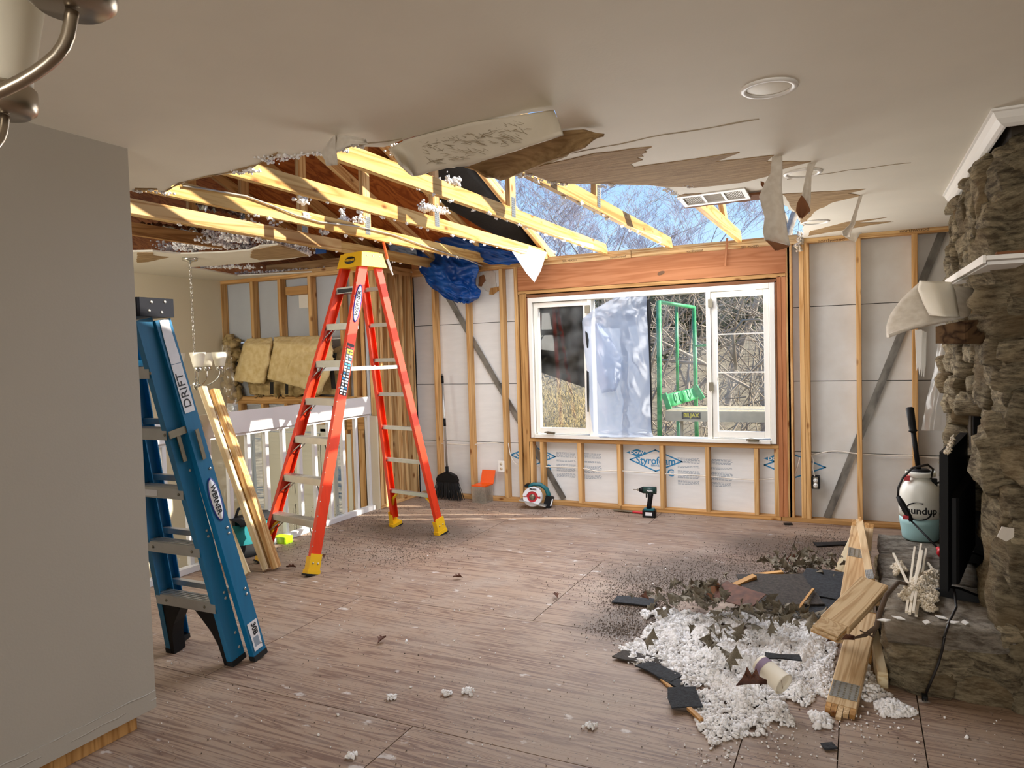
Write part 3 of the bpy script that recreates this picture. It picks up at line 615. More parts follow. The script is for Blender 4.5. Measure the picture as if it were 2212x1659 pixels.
# torn translucent sheet over the middle, and black sheet outside the left sash
def sheet(name, rowsL, rowsR, y, m, bulge=.03, amp=.015, nu=18, nv=10, parent=None, seed=0, **k):
    n = len(rowsL)
    def fn(u, v):
        t = u*(n-1); i = min(int(t), n-2); f = t-i
        a = Vector(rowsL[i]).lerp(Vector(rowsL[i+1]), f); b = Vector(rowsR[i]).lerp(Vector(rowsR[i+1]), f); q = a.lerp(b, v)
        yy = y(u, v) if callable(y) else y
        return PY(q.x, q.y, yy - bulge*math.sin(math.pi*v) - amp*abs(noise.noise(Vector((u*7+seed, v*4, 3)))) - amp*.6*noise.noise(Vector((u*19, v*11, seed))))
    return MB().grid(fn, nu, nv).obj(name, M[m], parent, **k)
sheet('plastic_sheet', [(1330, 642), (1283, 668), (1257, 690), (1260, 740), (1268, 800), (1272, 870), (1280, 930), (1285, 945)], [(1398, 640), (1397, 660), (1398, 690), (1401, 740), (1403, 800), (1405, 870), (1407, 930), (1412, 944)], -.015, 'film', .03, .02, 40, 16,
      label='torn translucent plastic sheet over the middle of the window', cat='plastic sheet')
sheet('plastic_flap', [(1285, 700), (1287, 760), (1290, 820), (1300, 850), (1318, 846)], [(1292, 698), (1318, 730), (1340, 770), (1343, 810), (1330, 845)], -.075, 'film', .02, .03, 16, 8, parent=bpy.data.objects['plastic_sheet'], seed=4)
boxo('tape_edge', PY(1400, 935, .03), PY(1404, 648, .033), M['rubber'], bpy.data.objects['plastic_sheet'])
for k_, (a, b) in enumerate((((1399, 648), (1407, 700)), ((1264, 715), (1271, 752)), ((1267, 800), (1272, 890)))):
    sheet('torn_tape', [a, ((a[0]+b[0])/2-2, (a[1]+b[1])/2), (b[0]-3, b[1])], [(a[0]+5, a[1]+4), (b[0]+1, (a[1]+b[1])/2), b], -.03, 'rubber', .01, .008, 8, 2, parent=bpy.data.objects['plastic_sheet'])
sheet('black_sheet', [(1150, 640), (1150, 720), (1150, 798)], [(1285, 640), (1285, 740), (1285, 845)], .30, 'blackfilm', .02, .04, 20, 12, label='black plastic sheet hanging outside the left casement window', cat='plastic sheet', seed=2)
# ---- left partition with its cut-off base
lw = boxo('wall_left', (-2.845, -11.6, .06), (-2.70, -4.52, CZ), M['wallpaint'], kind='structure')
lw.data.materials.append(M['wallpaint'])
boxo('wall_return', (-6.5, -4.66, -1.4), (-2.846, -4.53, CZ), M['wallpaint'], lw)
boxo('wall_bottom_plate', (-2.835, -11.6, 0.001), (-2.718, -4.60, .058), M['old'], lw)
boxo('baseboard_left', (-2.6995, -11.6, .062), (-2.6955, -4.522, .135), M['wallpaint'], kind='structure')
mb = MB()
for z in (.135, .10):
    path = [(-2.697+random.uniform(-.001, .001), y, z+random.uniform(-.003, .003)) for y in np.arange(-8, -4.52, .06)]; mb.tube(path, [random.uniform(.001, .0042) for _ in path], 4)
mb.obj('paint_bead', M['wallpaint'], bpy.data.objects['baseboard_left'], kind='stuff')
# ---- room behind the camera: wall with a wide door opening, side wall with a window
wf = structure('wall_front')
boxo('wall_panel', (-2.7, -11.72, 0), (-.9, -11.6, CZ), M['wallpaint'], wf); boxo('wall_panel', (2.7, -11.72, 0), (4.6, -11.6, CZ), M['wallpaint'], wf); boxo('wall_panel', (-.9, -11.72, 2.15), (2.7, -11.6, CZ), M['wallpaint'], wf)
wr = structure('wall_right')
boxo('wall_panel', (4.6, -11.6, 0), (4.7, .1, CZ), M['wallpaint'], wr)
# ---- entry: stairwell walls, entry front wall with its framing, door
EY = -.70; EX0 = -6.36
ws = structure('wall_stair'); boxo('wall_panel', (EX0-.12, -4.6, -1.4), (EX0, EY+.02, CZ), M['cream'], ws)
boxo('stair_fascia', (-4.46, -4.5, -.30), (-4.425, EY, -.021), M['cream'], ws); boxo('lower_wall', (-4.46, -4.5, -1.4), (-4.44, EY, -.30), M['cream'], ws)
lf = boxo('floor_entry', (EX0, -4.6, -1.45), (-4.44, EY, -1.40), M['lowfloor'], kind='structure')
for i in range(7): boxo('stair_tread', (EX0+.02, -4.5+i*.26, -1.4), (-5.3, -4.24+i*.26, -.2-i*.18), M['lowfloor'], lf)
we = structure('wall_entry')
ec = -4.43
for z in (2.362, 2.4005): beam('top_plate', (EX0, EY+SD/2, z+SW/2), (ec, EY+SD/2, z+SW/2), SD, SW, M['stud'], we, side=(0, 1, 0))
def ex(px, py): return PY(px, py, EY).x
for p, y in ((473, 650), (540, 650), (600, 650), (665, 650)): stud(ex(p, y), 1.10, 2.362, EY, .042, par=we)
stud(ex(735, 640)-.02, -.1, 2.362, EY, .042, par=we); stud(ec-.05, -.1, 2.362, EY, .042, par=we); stud(ec-.16, -.1, 2.362, EY, .042, par=we)
for z in (1.045, 1.083): beam('header', (EX0+.02, EY+SD/2, z+SW/2), (ec, EY+SD/2, z+SW/2), SD, SW, M['stud'], we, side=(0, 1, 0))
for p in (515, 563, 614, 700): stud(ex(p, 890), .78, 1.045, EY, .042, par=we)
beam('door_header', (EX0+.02, EY+SD/2, .85), (ec, EY+SD/2, .85), SD, .14, M['old'], we, side=(0, 1, 0))
for a, b in ((.0, 1.02), (1.026, 1.71), (1.716, 2.42)): boxo('sheathing_board', (EX0, EY+.093, a if a else .78), (ec+.1, EY+.118, b), M['bluegrey'], we)
beam('blocking', (ex(617, 622), EY+.04, 2.23), (ex(664, 622), EY+.04, 2.23), SD, .085, M['old'], we, side=(0, 1, 0))
boxo('paper_scrap', (ex(633, 640), EY+.085, 2.05), (ex(664, 640), EY+.088, 2.19), M['white'], we)
# short side wall between the entry and the back wall, bare studs
wc = structure('wall_corner')
for z in (2.362, 2.4005): beam('top_plate', (-4.345, EY-.0, z+SW/2), (-4.345, .09, z+SW/2), SD, SW, M['stud'], wc, side=(1, 0, 0))
beam('bottom_plate', (-4.345, EY, SW/2), (-4.345, -.005, SW/2), SD, SW, M['stud'], wc, side=(1, 0, 0))
for y, w in ((-.69, .045), (-.62, .045), (-.50, .038), (-.36, .075), (-.24, .038), (-.10, .075), (-.04, .04)):
    beam('stud', (-4.345, y+w/2, SW), (-4.345, y+w/2, 2.362), SD, w, M['pine'], wc, side=(1, 0, 0))
boxo('sheathing_board', (-4.42, EY, -1.3), (-4.395, .09, 2.40), M['bluegrey'], wc)
boxo('wall_end', (-4.415, EY-.03, .0), (-4.30, EY-.008, .93), M['cream'], wc)
# front door with raised panels, sidelight, jambs
dr = structure('door_1'); dz0, dz1 = -1.38, .74
dxa, dxb = ex(583, 1000), ex(694, 1000)
boxo('door_leaf', (dxa, EY-.01, dz0), (dxb, EY+.035, dz1), M['door'], dr)
for cx in (.27, .73):
    for z0, z1 in ((.10, .50), (-.62, -.02), (-1.25, -.72), (.56, .68)):
        x = dxa+(dxb-dxa)*cx; boxo('door_panel', (x-.17, EY-.018, z0), (x+.17, EY-.009, z1), M['door'], dr, .012); boxo('door_panel_field', (x-.13, EY-.024, z0+.04), (x+.13, EY-.017, z1-.04), M['door'], dr, .01)
for x in (dxa-.09, dxb+.02): boxo('door_jamb', (x, EY-.02, dz0), (x+.07, EY+.06, dz1+.05), M['door'], dr)
boxo('door_casing', (dxa-.09, EY-.02, dz1+.02), (dxb+.09, EY+.06, dz1+.09), M['door'], dr)
for z in (.55, -.3): boxo('door_hinge', (dxa-.018, EY-.028, z-.05), (dxa+.004, EY-.018, z+.05), M['zinc'], dr)
x0, x1 = ex(545, 1000), ex(558, 1000); boxo('sidelight_frame', (x0-.10, EY-.01, dz0), (x0, EY+.05, dz1), M['door'], dr); boxo('sidelight_pane', (x0, EY+.01, dz0+.3), (x1, EY+.015, dz1-.1), M['glass'], dr)
x0, x1 = ex(722, 1000), ex(752, 1000); boxo('sidelight_pane', (x0, EY+.01, dz0+.3), (x1, EY+.015, dz1-.15), M['glass'], dr); boxo('sidelight_frame', (x0-.05, EY-.01, dz0), (x0, EY+.05, dz1), M['door'], dr); boxo('sidelight_frame', (x1, EY-.01, dz0), (x1+.05, EY+.05, dz1), M['door'], dr)
boxo('entry_panel', (EX0, EY-.006, -1.4), (dxa-.35, EY+.05, .78), M['cream'], we); boxo('entry_panel', (x1+.05, EY-.0, -1.4), (ec+.1, EY+.05, .78), M['stud'], we)
boxo('sheathing_board', (EX0, EY+.06, -1.4), (x0-1.4, EY+.08, .78), M['bluegrey'], we)
# ---- roof: what is left of it (sheathing on the left, the near slope, the strip to the right)
rf = structure('roof'); RZ, RS = 2.56, .38
def rz_(y): return RZ - RS*y
def roof_sheet(x0, x1, y0, y1, m='ply', name='roof_sheet'):
    vs = [(x, y, rz_(y)+t) for t in (0, .014) for x, y in ((x0, y0), (x1, y0), (x1, y1), (x0, y1))]
    MB().add(vs, [(0, 1, 2, 3), (7, 6, 5, 4), (0, 4, 5, 1), (1, 5, 6, 2), (2, 6, 7, 3), (3, 7, 4, 0)]).obj(name, M[m], rf)
for i, (y0, y1) in enumerate(((.42, -.78), (-.786, -2.0), (-2.006, -3.22), (-3.226, -4.44), (-4.446, -6.0))):
    for x0, x1 in ((-9.0, -6.9), (-6.895, -5.2-(i % 2)*.6), (-5.195-(i % 2)*.6, -2.77)): roof_sheet(x0, x1, y0, y1)
    if y1 < -3.3: roof_sheet(-2.764, -.32, y0, y1)
    roof_sheet(-.314, 2.1, y0, y1) if y1 < -3.3 else roof_sheet(.35, 2.1, y0, y1)
    roof_sheet(2.106, 4.9, y0, y1)
MB().add([(-9, -6, rz_(-6)), (4.9, -6, rz_(-6)), (4.9, -12.3, RZ-.1), (-9, -12.3, RZ-.1)], [(0, 1, 2, 3)]).obj('roof_slope', M['felt'], rf)
# ================================================================== ROOF TRUSSES AND WHAT HANGS FROM THEM
ord_lab = {0: 'pale roof truss chord by the ceiling vent, mostly hidden above the ceiling', 1: 'pale roof truss against the blue sky, first one left of the vent', 2: 'pale roof truss ending over the window header, under the fallen ceiling slab',
           3: 'pale roof truss whose chord ends behind the white tarp corner', 4: 'roof truss carrying a grey cable along its sunlit face', 5: 'roof truss nearest the partition with a sawn sunlit end above the ladder',
           6: 'shaded brown roof truss with a short broken chord over the entry', 7: 'dark roof truss deep in the entry attic beside the fluffy wool'}
TX = [-.93, -1.53, -2.14, -2.75, -3.36, -3.97, -4.58, -5.19]
for k, x in enumerate(TX):
    t = thing('roof_truss', (x, 0, 2.415), ord_lab[k], 'roof truss', 'roof trusses over the opening')
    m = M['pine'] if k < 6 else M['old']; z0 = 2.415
    y_far = -.02 if k != 6 else -2.35
    if k == 7: y_far = -2.75
    if k == 0: ys = -2.2
    # bottom chord with a slanted heel cut
    L = 8.0
    c = MB().prism([(-8.0, 0), (y_far+.04, 0), (y_far-.03, .089), (-8.0, .089)], -.019, .019, Matrix(((0, 0, 1, 0), (1, 0, 0, 0), (0, 1, 0, 0), (0, 0, 0, 1))))
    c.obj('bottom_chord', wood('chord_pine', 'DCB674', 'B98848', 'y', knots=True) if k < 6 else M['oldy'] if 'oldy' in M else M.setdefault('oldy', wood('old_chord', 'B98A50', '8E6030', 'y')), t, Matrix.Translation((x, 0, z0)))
    # webs standing on the chord, and the top chord where the roof is left
    yw = -2.05
    web_y = (yw, -4.6) if k != 0 else (-2.6,)
    for y in web_y:
        top = rz_(y)-.09
        beam('web', (x, y, z0+.089), (x, y, top), .038, .089, m, t, side=(1, 0, 0))
    if k == 0: beam('web', (x, -.75, z0+.07), (x, -1.5, rz_(-1.5)-.05), .036, .089, m, t, side=(1, 0, 0))
    yt = -1.75 if k < 3 else .35
    beam('top_chord', (x, yt, rz_(yt)-.052), (x, -6.0, rz_(-6)-.052), .038, .089, m, t, side=(1, 0, 0))
    for y in web_y[:1]:
        pl = boxo('nail_plate', (x+.0192, y-.03, z0+.025), (x+.0212, y+.03, z0+.16), M['plate'], t)
        mb = MB()
        for a in range(4):
            for b in range(9): mb.box((x+.0216, y-.021+a*.014, z0+.034+b*.0145), (.0012, .0035, .0075))
        mb.obj('plate_teeth', M['zinc'], pl, kind='stuff')
beam('sister_board', (-3.93, -4.2, 2.46), (-3.93, PX(733, 520, -3.93).y, 2.46), .036, .092, M['pine'], bpy.data.objects['roof_truss.005'])
text('SPF', .04, M['ink'], frame((0, 1, 0), (0, 0, 1), (1, 0, 0), (-2.1192, -3.93, 2.47)), bpy.data.objects['roof_truss.002'], name='stamp')
# grey cable stapled along the fifth chord
mb = MB(); pts = []
for px, py in ((392, 402), (450, 410), (530, 424), (590, 446), (640, 466), (690, 480), (770, 489), (850, 508), (940, 540), (1010, 562), (1040, 575)): pts.append(PX(px, py, -3.335) + Vector((.008, 0, 0)))
mb.tube(pts, .006, 6).obj('roof_cable', mat('grey_cable', 'A9A296', .5), label='grey cable running along the sunlit truss chord', cat='cable')
mb = MB(); mb.tube([PX(715, 530, -4.2)+Vector((0, 0, .0)), PX(760, 537, -4.2), PX(800, 545, -4.2)], .006, 6); mb.obj('roof_cable', M['cable'], label='pale cable in the shaded attic behind the yellow ladder cap', cat='cable')
# shaded boards in the far attic corner, over the entry wall
beam('rafter_tie', (-5.9, -.45, 2.50), (-4.40, -.45, 2.50), .038, .12, M['old'], side=(0, 1, 0), label='dark board lying above the entry wall plate', cat='board')
beam('rafter_tie', (-4.42, -.9, 2.52), (-4.42, .1, 2.50), .10, .13, M['old'], side=(1, 0, 0), label='dark short timber above the corner of the entry wall', cat='board')
boxo('printed_board', (-5.25, -.42, 2.46), (-4.95, -.40, 2.56), M['label'], label='scrap of board with blue print above the entry wall', cat='board scrap')
for i in range(4): boxo('printed_stripe', (-5.23+i*.07, -.423, 2.465), (-5.20+i*.07, -.4205, 2.555), M['inkblue'], bpy.data.objects['printed_board'])
boxo('sky_blue_scrap', (-4.62, -1.15, 2.50), (-4.50, -1.14, 2.56), M['tarp'], label='small blue scrap in the attic behind the sawn truss end', cat='tarp scrap')
# crumpled foil facing in the attic
def crumple(name, a, b, c, nu, nv, amp, m, seed, **k):
    a, b, c = Vector(a), Vector(b), Vector(c); n = b.cross(c).normalized()
    def fn(u, v):
        q = a + b*u + c*v; return q + n*amp*noise.noise(Vector((u*9+seed, v*7, seed))) + Vector((0, 0, amp*.7*noise.noise(Vector((u*23, v*19, seed+2)))))
    return MB().grid(fn, nu, nv).obj(name, M[m], **k)
p0 = PZ(440, 462, 2.52); crumple('foil_facing', PZ(430, 448, 2.56), PZ(530, 470, 2.56)-PZ(430, 448, 2.56), Vector((-.15, .05, .16)), 30, 8, .05, 'foil', 3, label='crumpled silver foil standing in the dark attic between trusses', cat='foil')
crumple('foil_facing', PZ(292, 486, 2.53), PZ(440, 497, 2.53)-PZ(292, 486, 2.53), Vector((-.1, .25, .05)), 30, 8, .05, 'foil', 9, label='crumpled silver foil above the broken truss chord at left', cat='foil')
# ---- drifts of blown wool on chords, ceiling edges and attic
def drift(lst, name, label, m='fluff', dens=1.0, rr_=(.005, .014)):
    pts = []; rad = []
    for p, sx, sz, n in lst:
        for _ in range(int(n*dens)):
            g = RNG.normal(0, 1, 3)*.5; pts.append((p.x+g[0]*sx*.5, p.y+g[1]*sx, p.z+abs(g[2])*sz)); rad.append(RNG.uniform(*rr_))
    return blobs(name, pts, rad, M[m], label=label, cat='insulation', kind='stuff')
L1 = [(PX(925, 455, -2.75), .10, .05, 130), (PX(975, 398, -2.14), .08, .04, 60), (PX(655, 440, -3.36), .05, .07, 80), (PX(742, 478, -3.36), .04, .06, 50), (PX(778, 482, -3.36), .06, .06, 60), (PX(660, 470, -3.34), .04, .03, 40),
      (PX(950, 460, -2.75), .08, .04, 60), (PX(860, 335, -2.14), .07, .04, 40), (PX(700, 505, -3.95), .05, .02, 40)]
drift(L1, 'wool_drift', 'white blown wool caught on the sunlit truss chords')
L2 = []
for px, py in ((300, 415), (330, 414), (360, 420), (520, 375), (536, 372), (550, 370), (580, 350), (600, 345), (620, 340), (690, 335), (740, 326), (770, 318), (1120, 378), (1140, 380), (1160, 390), (1190, 396), (1215, 400), (1440, 412), (1455, 420), (1470, 430), (1490, 405), (1300, 404), (1320, 402)):
    L2.append((PZ(px, py, 2.392), .04, .012, 22))
for px in range(560, 700, 20): L2.append((PZ(px, 342-(px-560)*.08, 2.395), .03, .012, 8))
drift(L2, 'wool_fringe', 'white wool tufts along the torn edge of the ceiling', rr_=(.003, .008))
L3 = []
for px, py, n in ((360, 548, 60), (400, 540, 120), (440, 536, 120), (480, 535, 140), (510, 520, 140), (540, 510, 120), (530, 540, 100), (590, 520, 60), (600, 540, 90), (630, 545, 90), (650, 550, 60), (420, 530, 80), (460, 528, 80), (575, 526, 50)): L3.append((PZ(px, py, 2.43), .12, .10, n*2))
drift(L3, 'wool_heap', 'grey white wool heap lying on the torn entry ceiling')
L4 = [(PZ(px, 592-(px-520)*.05, 2.445)+Vector((0, 0, 0)), .05, .02, 24) for px in range(520, 735, 12)]; L4 += [(PZ(px, 578, 2.43), .08, .02, 40) for px in (450, 470, 490, 510, 540)]
drift(L4, 'wool_strip', 'thin strip of wool along the top plate of the entry wall')
cl = [(PZ(1728, 520, 2.39)+Vector((random.uniform(-.03, .03), -.03, -.03*i)), .04, .05, 60) for i in range(4)]
drift(cl, 'wool_clump', 'ragged clump of wool and plaster at the end of the window header', 'fluffwarm')
# bits of wool stuck under the chords
L5 = []
for k, x in enumerate(TX[1:6]):
    for y in np.arange(-3.2, -.2, .16):
        if random.random() < .7: L5.append((Vector((x+random.uniform(-.015, .015), y+random.uniform(-.06, .06), 2.405)), .02, .008, 3))
drift(L5, 'wool_crumbs', 'crumbs of wool clinging under the truss chords')
# ---- tarps
def PR(px, py, dz=0):
    d = ray(px, py); return EYE + d*((RZ+dz-RS*EYE.y-EYE.z)/(d.z+RS*d.y))
edge = [PR(740, 340, .02), PR(800, 358, .02), PR(860, 388, .02), PR(930, 424, .02), PR(1000, 465, .02), PR(1080, 505, .02), PR(1200, 549, .0)]
inn = [Vector((-2.83, p.y, rz_(p.y)-.012)) for p in edge]
def fn(u, v):
    t = u*6; i = min(int(t), 5); a = inn[i].lerp(inn[i+1], t-i); b = edge[i].lerp(edge[i+1], t-i)
    return a.lerp(b, v) + Vector((0, 0, -.10*math.sin(math.pi*v) + .03*noise.noise(Vector((u*8, v*3, 1)))))
tp = MB().grid(fn, 36, 12, .004).obj('roof_tarp', M['felt'], label='black undersheet draped over the cut edge of the roof', cat='tarp')
MB().tube([e + Vector((.0, 0, .012)) for e in edge], .016, 8).obj('tarp_edge', M['tarpwhite'], tp, label='white sunlit hem')  # sun along the tarp's edge put into a white tube
def cloth(name, rowsL, rowsR, y, m, seed, bulge=.15, amp=.05, nu=44, nv=36, **k):
    n = len(rowsL)
    def fn(u, v):
        t = u*(n-1); i = min(int(t), n-2); f = t-i
        a = Vector(rowsL[i]).lerp(Vector(rowsL[i+1]), f); b = Vector(rowsR[i]).lerp(Vector(rowsR[i+1]), f); q = a.lerp(b, v)
        w = Vector((u*5+seed, v*4.2, seed)); rid = 1-abs(noise.noise(w)*2); r2 = 1-abs(noise.noise(w*2.3)*2)
        return PY(q.x + 3*noise.noise(w*1.7), q.y + 3*noise.noise(w*1.9+Vector((9, 0, 0))), y(u, v) - bulge*math.sin(math.pi*min(1, u*1.05))*math.sin(math.pi*v) - amp*rid - amp*.5*r2)
    return MB().grid(fn, nu, nv, .003).obj(name, M[m], **k)
tb = cloth('blue_tarp', [(893, 535), (903, 560), (908, 585), (918, 605), (935, 625), (965, 645), (985, 652)], [(1030, 562), (1034, 580), (1030, 600), (1030, 615), (1038, 630), (1034, 645), (1012, 657)], lambda u, v: -.10, 'tarp', 5, .10, .05,
     label='crumpled blue tarp bulging down over the studs left of the window', cat='tarp')
tt = cloth('blue_tarp', [(870, 480), (905, 505), (955, 530), (1010, 552), (1060, 572), (1100, 573)], [(930, 498), (985, 508), (1040, 524), (1090, 542), (1130, 552), (1170, 556)], lambda u, v: -.30+.2*u, 'tarp', 15, .03, .04, 40, 12,
     label='long fold of blue tarp lying along the wall top under the truss', cat='tarp')
tv = cloth('grey_tarp', [(830, 515), (838, 530), (842, 548)], [(896, 528), (900, 550), (890, 555)], lambda u, v: -.35, 'inkgrey', 25, .02, .03, 14, 14, label='small dull blue grey piece of tarp above the corner studs', cat='tarp')
wt = MB().grid(lambda u, v: (lambda q: PY(q.x, q.y, -.62+.30*v-.05*u - .02*noise.noise(Vector((u*5, v*5, 2)))))(Vector((1087, 514)).lerp(Vector((1181, 545)), v).lerp(Vector((1138, 590)).lerp(Vector((1168, 585)), v), min(1, u*1.5)).lerp(Vector((1155, 609)), max(0, (u-.66)*3))), 18, 12, .003).obj(
    'white_tarp', M['tarpwhite'], label='white corner of tarp hanging in the sun over the window header', cat='tarp')
beam('splinter', PY(1571, 514, -.03), PY(1566, 574, -.035), .02, .006, M['header'], None, label='reddish wood splinter hanging from the top plate over the header', cat='splinter')
# ================================================================== CEILING FITTINGS
def downlight(px, py, label, r=.095):
    c = PZ(px, py, CZ); t = thing('recessed_light', c, label, 'ceiling light', 'recessed ceiling lights')
    MB().lathe([(r, 0), (r, -.004), (r*.93, -.009), (r*.80, -.008), (r*.76, -.001), (r*.76, .012)], 36, cap=False).obj('trim_ring', M['white'], t, Matrix.Translation(c))
    MB().lathe([(0, -.006), (r*.5, -.0055), (r*.76, -.002)], 36, cap=False).obj('lens', M['frost'], t, Matrix.Translation(c))
downlight(1661, 189, 'round recessed light nearest the camera on the white ceiling'); downlight(1734, 373, 'round recessed light beside the hanging paper strips'); downlight(1762, 479, 'round recessed light by the wall top, last of the row')
va, vb, vc = PZ(1480, 446, CZ-.03), PZ(1622, 428, CZ-.03), PZ(1606, 414, CZ-.01); ux = (vb-va); vw = ux.length; ux.normalize(); uy = (vc-vb); uy = (uy-ux*uy.dot(ux)); vh = .17; uy.normalize(); uz = ux.cross(uy)
if uz.z < 0: uz = -uz
vt = thing('ceiling_vent', va, 'white ceiling register hanging at the torn edge of the ceiling', 'vent'); VM = frame(ux, uy, uz, va)
mb = MB()
for c, d in (((vw/2, .012, 0), (vw, .024, .012)), ((vw/2, vh-.012, 0), (vw, .024, .012)), ((.012, vh/2, 0), (.024, vh-.048, .012)), ((vw-.012, vh/2, 0), (.024, vh-.048, .012)), ((vw*.36, vh/2, 0), (.014, vh-.048, .010)), ((vw*.66, vh/2, 0), (.014, vh-.048, .010))): mb.box(c, d)
mb.obj('vent_frame', M['white'], vt, VM); MB().box((vw/2, vh/2, .02), (vw-.03, vh-.03, .006)).obj('vent_back', M['black'], vt, VM)
for a, b in ((.03, vw*.36-.01), (vw*.66+.01, vw-.03)):
    n = 11
    for i in range(n): MB().box((0, 0, 0), (.0045, vh-.05, .006)).obj('vent_slat', M['white'], vt, VM @ Matrix.Translation((a+(b-a)*(i+.5)/n, vh/2, .002)) @ Matrix.Rotation(.5, 4, 'Y'))
for i in range(9): MB().box((0, 0, 0), (vw*.28, .004, .006)).obj('vent_slat', M['white'], vt, VM @ Matrix.Translation((vw*.51, .03+(vh-.06)*i/8, .004)) @ Matrix.Rotation(.6, 4, 'X'))
bd = MB().prism(jag([(-.02, -.05), (vw+.05, -.06), (vw+.08, .02), (vw+.02, .03), (0, .02)], .05, .01, True), .006, .02, VM).obj('broken_board', M['darkpaper'], vt)

# ================================================================== STAIR RAILING
RX = -4.37
rl = thing('stair_railing', (RX, -2.3, 0), 'white balustrade with a wide top board guarding the stairwell', 'railing')
y0, y1 = -4.45, -.735
boxo('top_board', (RX-.012, y0, .955), (RX+.012, y1, 1.125), M['railwhite'], rl, .003)
boxo('cap_rail', (RX-.05, y0, .93), (RX-.013, y1, .967), M['railwhite'], rl, .003)
boxo('bottom_rail', (RX-.03, y0, .002), (RX+.03, y1, .045), M['railwhite'], rl, .004)
y = y1-.01
while y > y0:
    boxo('baluster', (RX-.052, y-.018, .045), (RX-.014, y+.018, .955), M['railwhite'], rl, .003); y -= .195
# ================================================================== RED STEPLADDER
lc = Vector((-3.62, -1.96, 0)); la = math.atan2(-.15, .67)
rlad = thing('red_stepladder', lc, 'tall orange red fibreglass stepladder with yellow cap standing in the room', 'ladder', rz=la)
LM = Matrix.Translation(lc) @ Matrix.Rotation(la, 4, 'Z')
def lp(x, y, z): return LM @ Vector((x, y, z))
FH, FTY = 2.24, .045
def fr(s, z): t = z/FH; return lp(s*(.318-.20*t)+.03*t, -.665+(.665+FTY)*t, z)       # front rail centre line
def rr_(s, z): t = z/FH; return lp(s*(.300-.195*t)+.03*t, .665-(.665-.205)*t, z)      # rear rail centre line
def channel(w, d, th): return [(0, -d/2), (w, -d/2), (w, -d/2+th), (th, -d/2+th), (th, d/2-th), (w, d/2-th), (w, d/2), (0, d/2)]
ldx = (LM.to_3x3() @ Vector((1, 0, 0))); ldy = (LM.to_3x3() @ Vector((0, 1, 0)))
for s in (-1, 1):
    poly = [(-x*s, y) for x, y in channel(.034, .082, .005)]
    for nm, f, dd in (('front_rail', fr, 1), ('rear_rail', rr_, .78)):
        a, b = f(s, .075), f(s, FH+.02); Mx = along(a, b, ldx); L = (b-a).length
        r = MB().prism([(x, y*dd) for x, y in poly], 0, L, Mx).obj(nm, M['red'], rlad)
        if nm == 'front_rail':
            mb = MB()
            for i in range(22):
                z = .12 + i*L/22; mb.lathe([(0, .003), (.004, .0025), (.0055, 0)], 8, Mx @ Matrix.Translation((.0*s, -.041-.0, z)) @ Matrix.Rotation(math.pi/2, 4, 'X'))
            mb.obj('rivets', M['alu'], r, kind='stuff')
    for nm, f in (('front', fr), ('rear', rr_)):
        a, b = f(s, 0), f(s, .155); Mx = along(a, b, ldx)
        bt = MB().prism([(-s*-.008, -.055), (-s*.048, -.055), (-s*.048, .055), (-s*-.008, .055)], .012, .04, Mx).prism([(-s*-.006, -.048), (-s*.0, -.048), (-s*.0, .048), (-s*-.006, .048)], .04, .15, Mx).prism([(0, -.048), (-s*.042, -.048), (-s*.042, -.042), (0, -.042)], .04, .13, Mx).obj('foot_boot', M['yellow'], rlad)
        MB().prism([(-s*-.012, -.06), (-s*.05, -.06), (-s*.05, .06), (-s*-.012, .06)], .0, .012, Mx).obj('foot_pad', M['rubber'], bt)
        mb = MB()
        for q in (-.02, .022): mb.lathe([(0, .004), (.006, .003), (.008, 0)], 10, Mx @ Matrix.Translation((s*.0065, q, .085)) @ Matrix.Rotation(s*math.pi/2, 4, 'Y'))
        mb.obj('bolt', M['alu'], bt)
        # corner braces under the lowest step
        p, q = f(s, .20), f(s, .335); inn_ = (f(-s, .335)-q).normalized()
        MB().tube([p + inn_*.012, p.lerp(q, .45)+inn_*.03, q+inn_*.115], [.016, .015, .013], 4).obj('corner_brace', M['yellow'], rlad)
for i in range(7):
    z = .36 + i*.284
    a, b = fr(-1, z), fr(1, z); w = (b-a).length-.012; c = (a+b)/2
    Mx = frame(ldx, ldy, (0, 0, 1), c)
    st = MB().box((0, 0, -.004), (w, .085, .005)).box((0, -.041, -.026), (w, .004, .045)).box((0, .041, -.026), (w, .004, .045))
    for g in (-.03, -.015, 0, .015, .03): st.box((0, g, .0), (w, .005, .004))
    st = st.obj('step', M['alu'], rlad, Mx)
    if i < 6:
        for s in (-1, 1):
            p = c + ldx*(s*w*.28) + Vector((0, 0, -.04)); q = fr(s, z-.14)
            for o in (-.03, .03): MB().tube([p+ldy*o*.5, q+ldy*o-ldx*s*.012], .005, 5).obj('step_brace', M['alu'], rlad)
    if i == 6: MB().box((0, -.0438, -.027), (.18, .0012, .03)).obj('warning_sticker', M['ink'], st, Mx)
    z2 = .335 + i*.288; a, b = rr_(-1, z2), rr_(1, z2); w = (b-a).length-.01
    MB().box((0, 0, 0), (w, .034, .030), ch=.004).obj('rear_rung', M['alu'], rlad, frame(ldx, ldy, (0, 0, 1), (a+b)/2))
for s in (-1, 1):       # spreaders
    a, b = fr(s, 1.43), rr_(s, 1.43); MB().box((0, 0, (b-a).length/2), (.005, .028, (b-a).length)).obj('spreader', M['alu'], rlad, along(a-ldx*s*.02, b-ldx*s*.02, ldx))
cap = MB(); CM = LM @ Matrix.Translation((.03, .125, FH-.02))
hx, hy, hz = .150, .130, .112
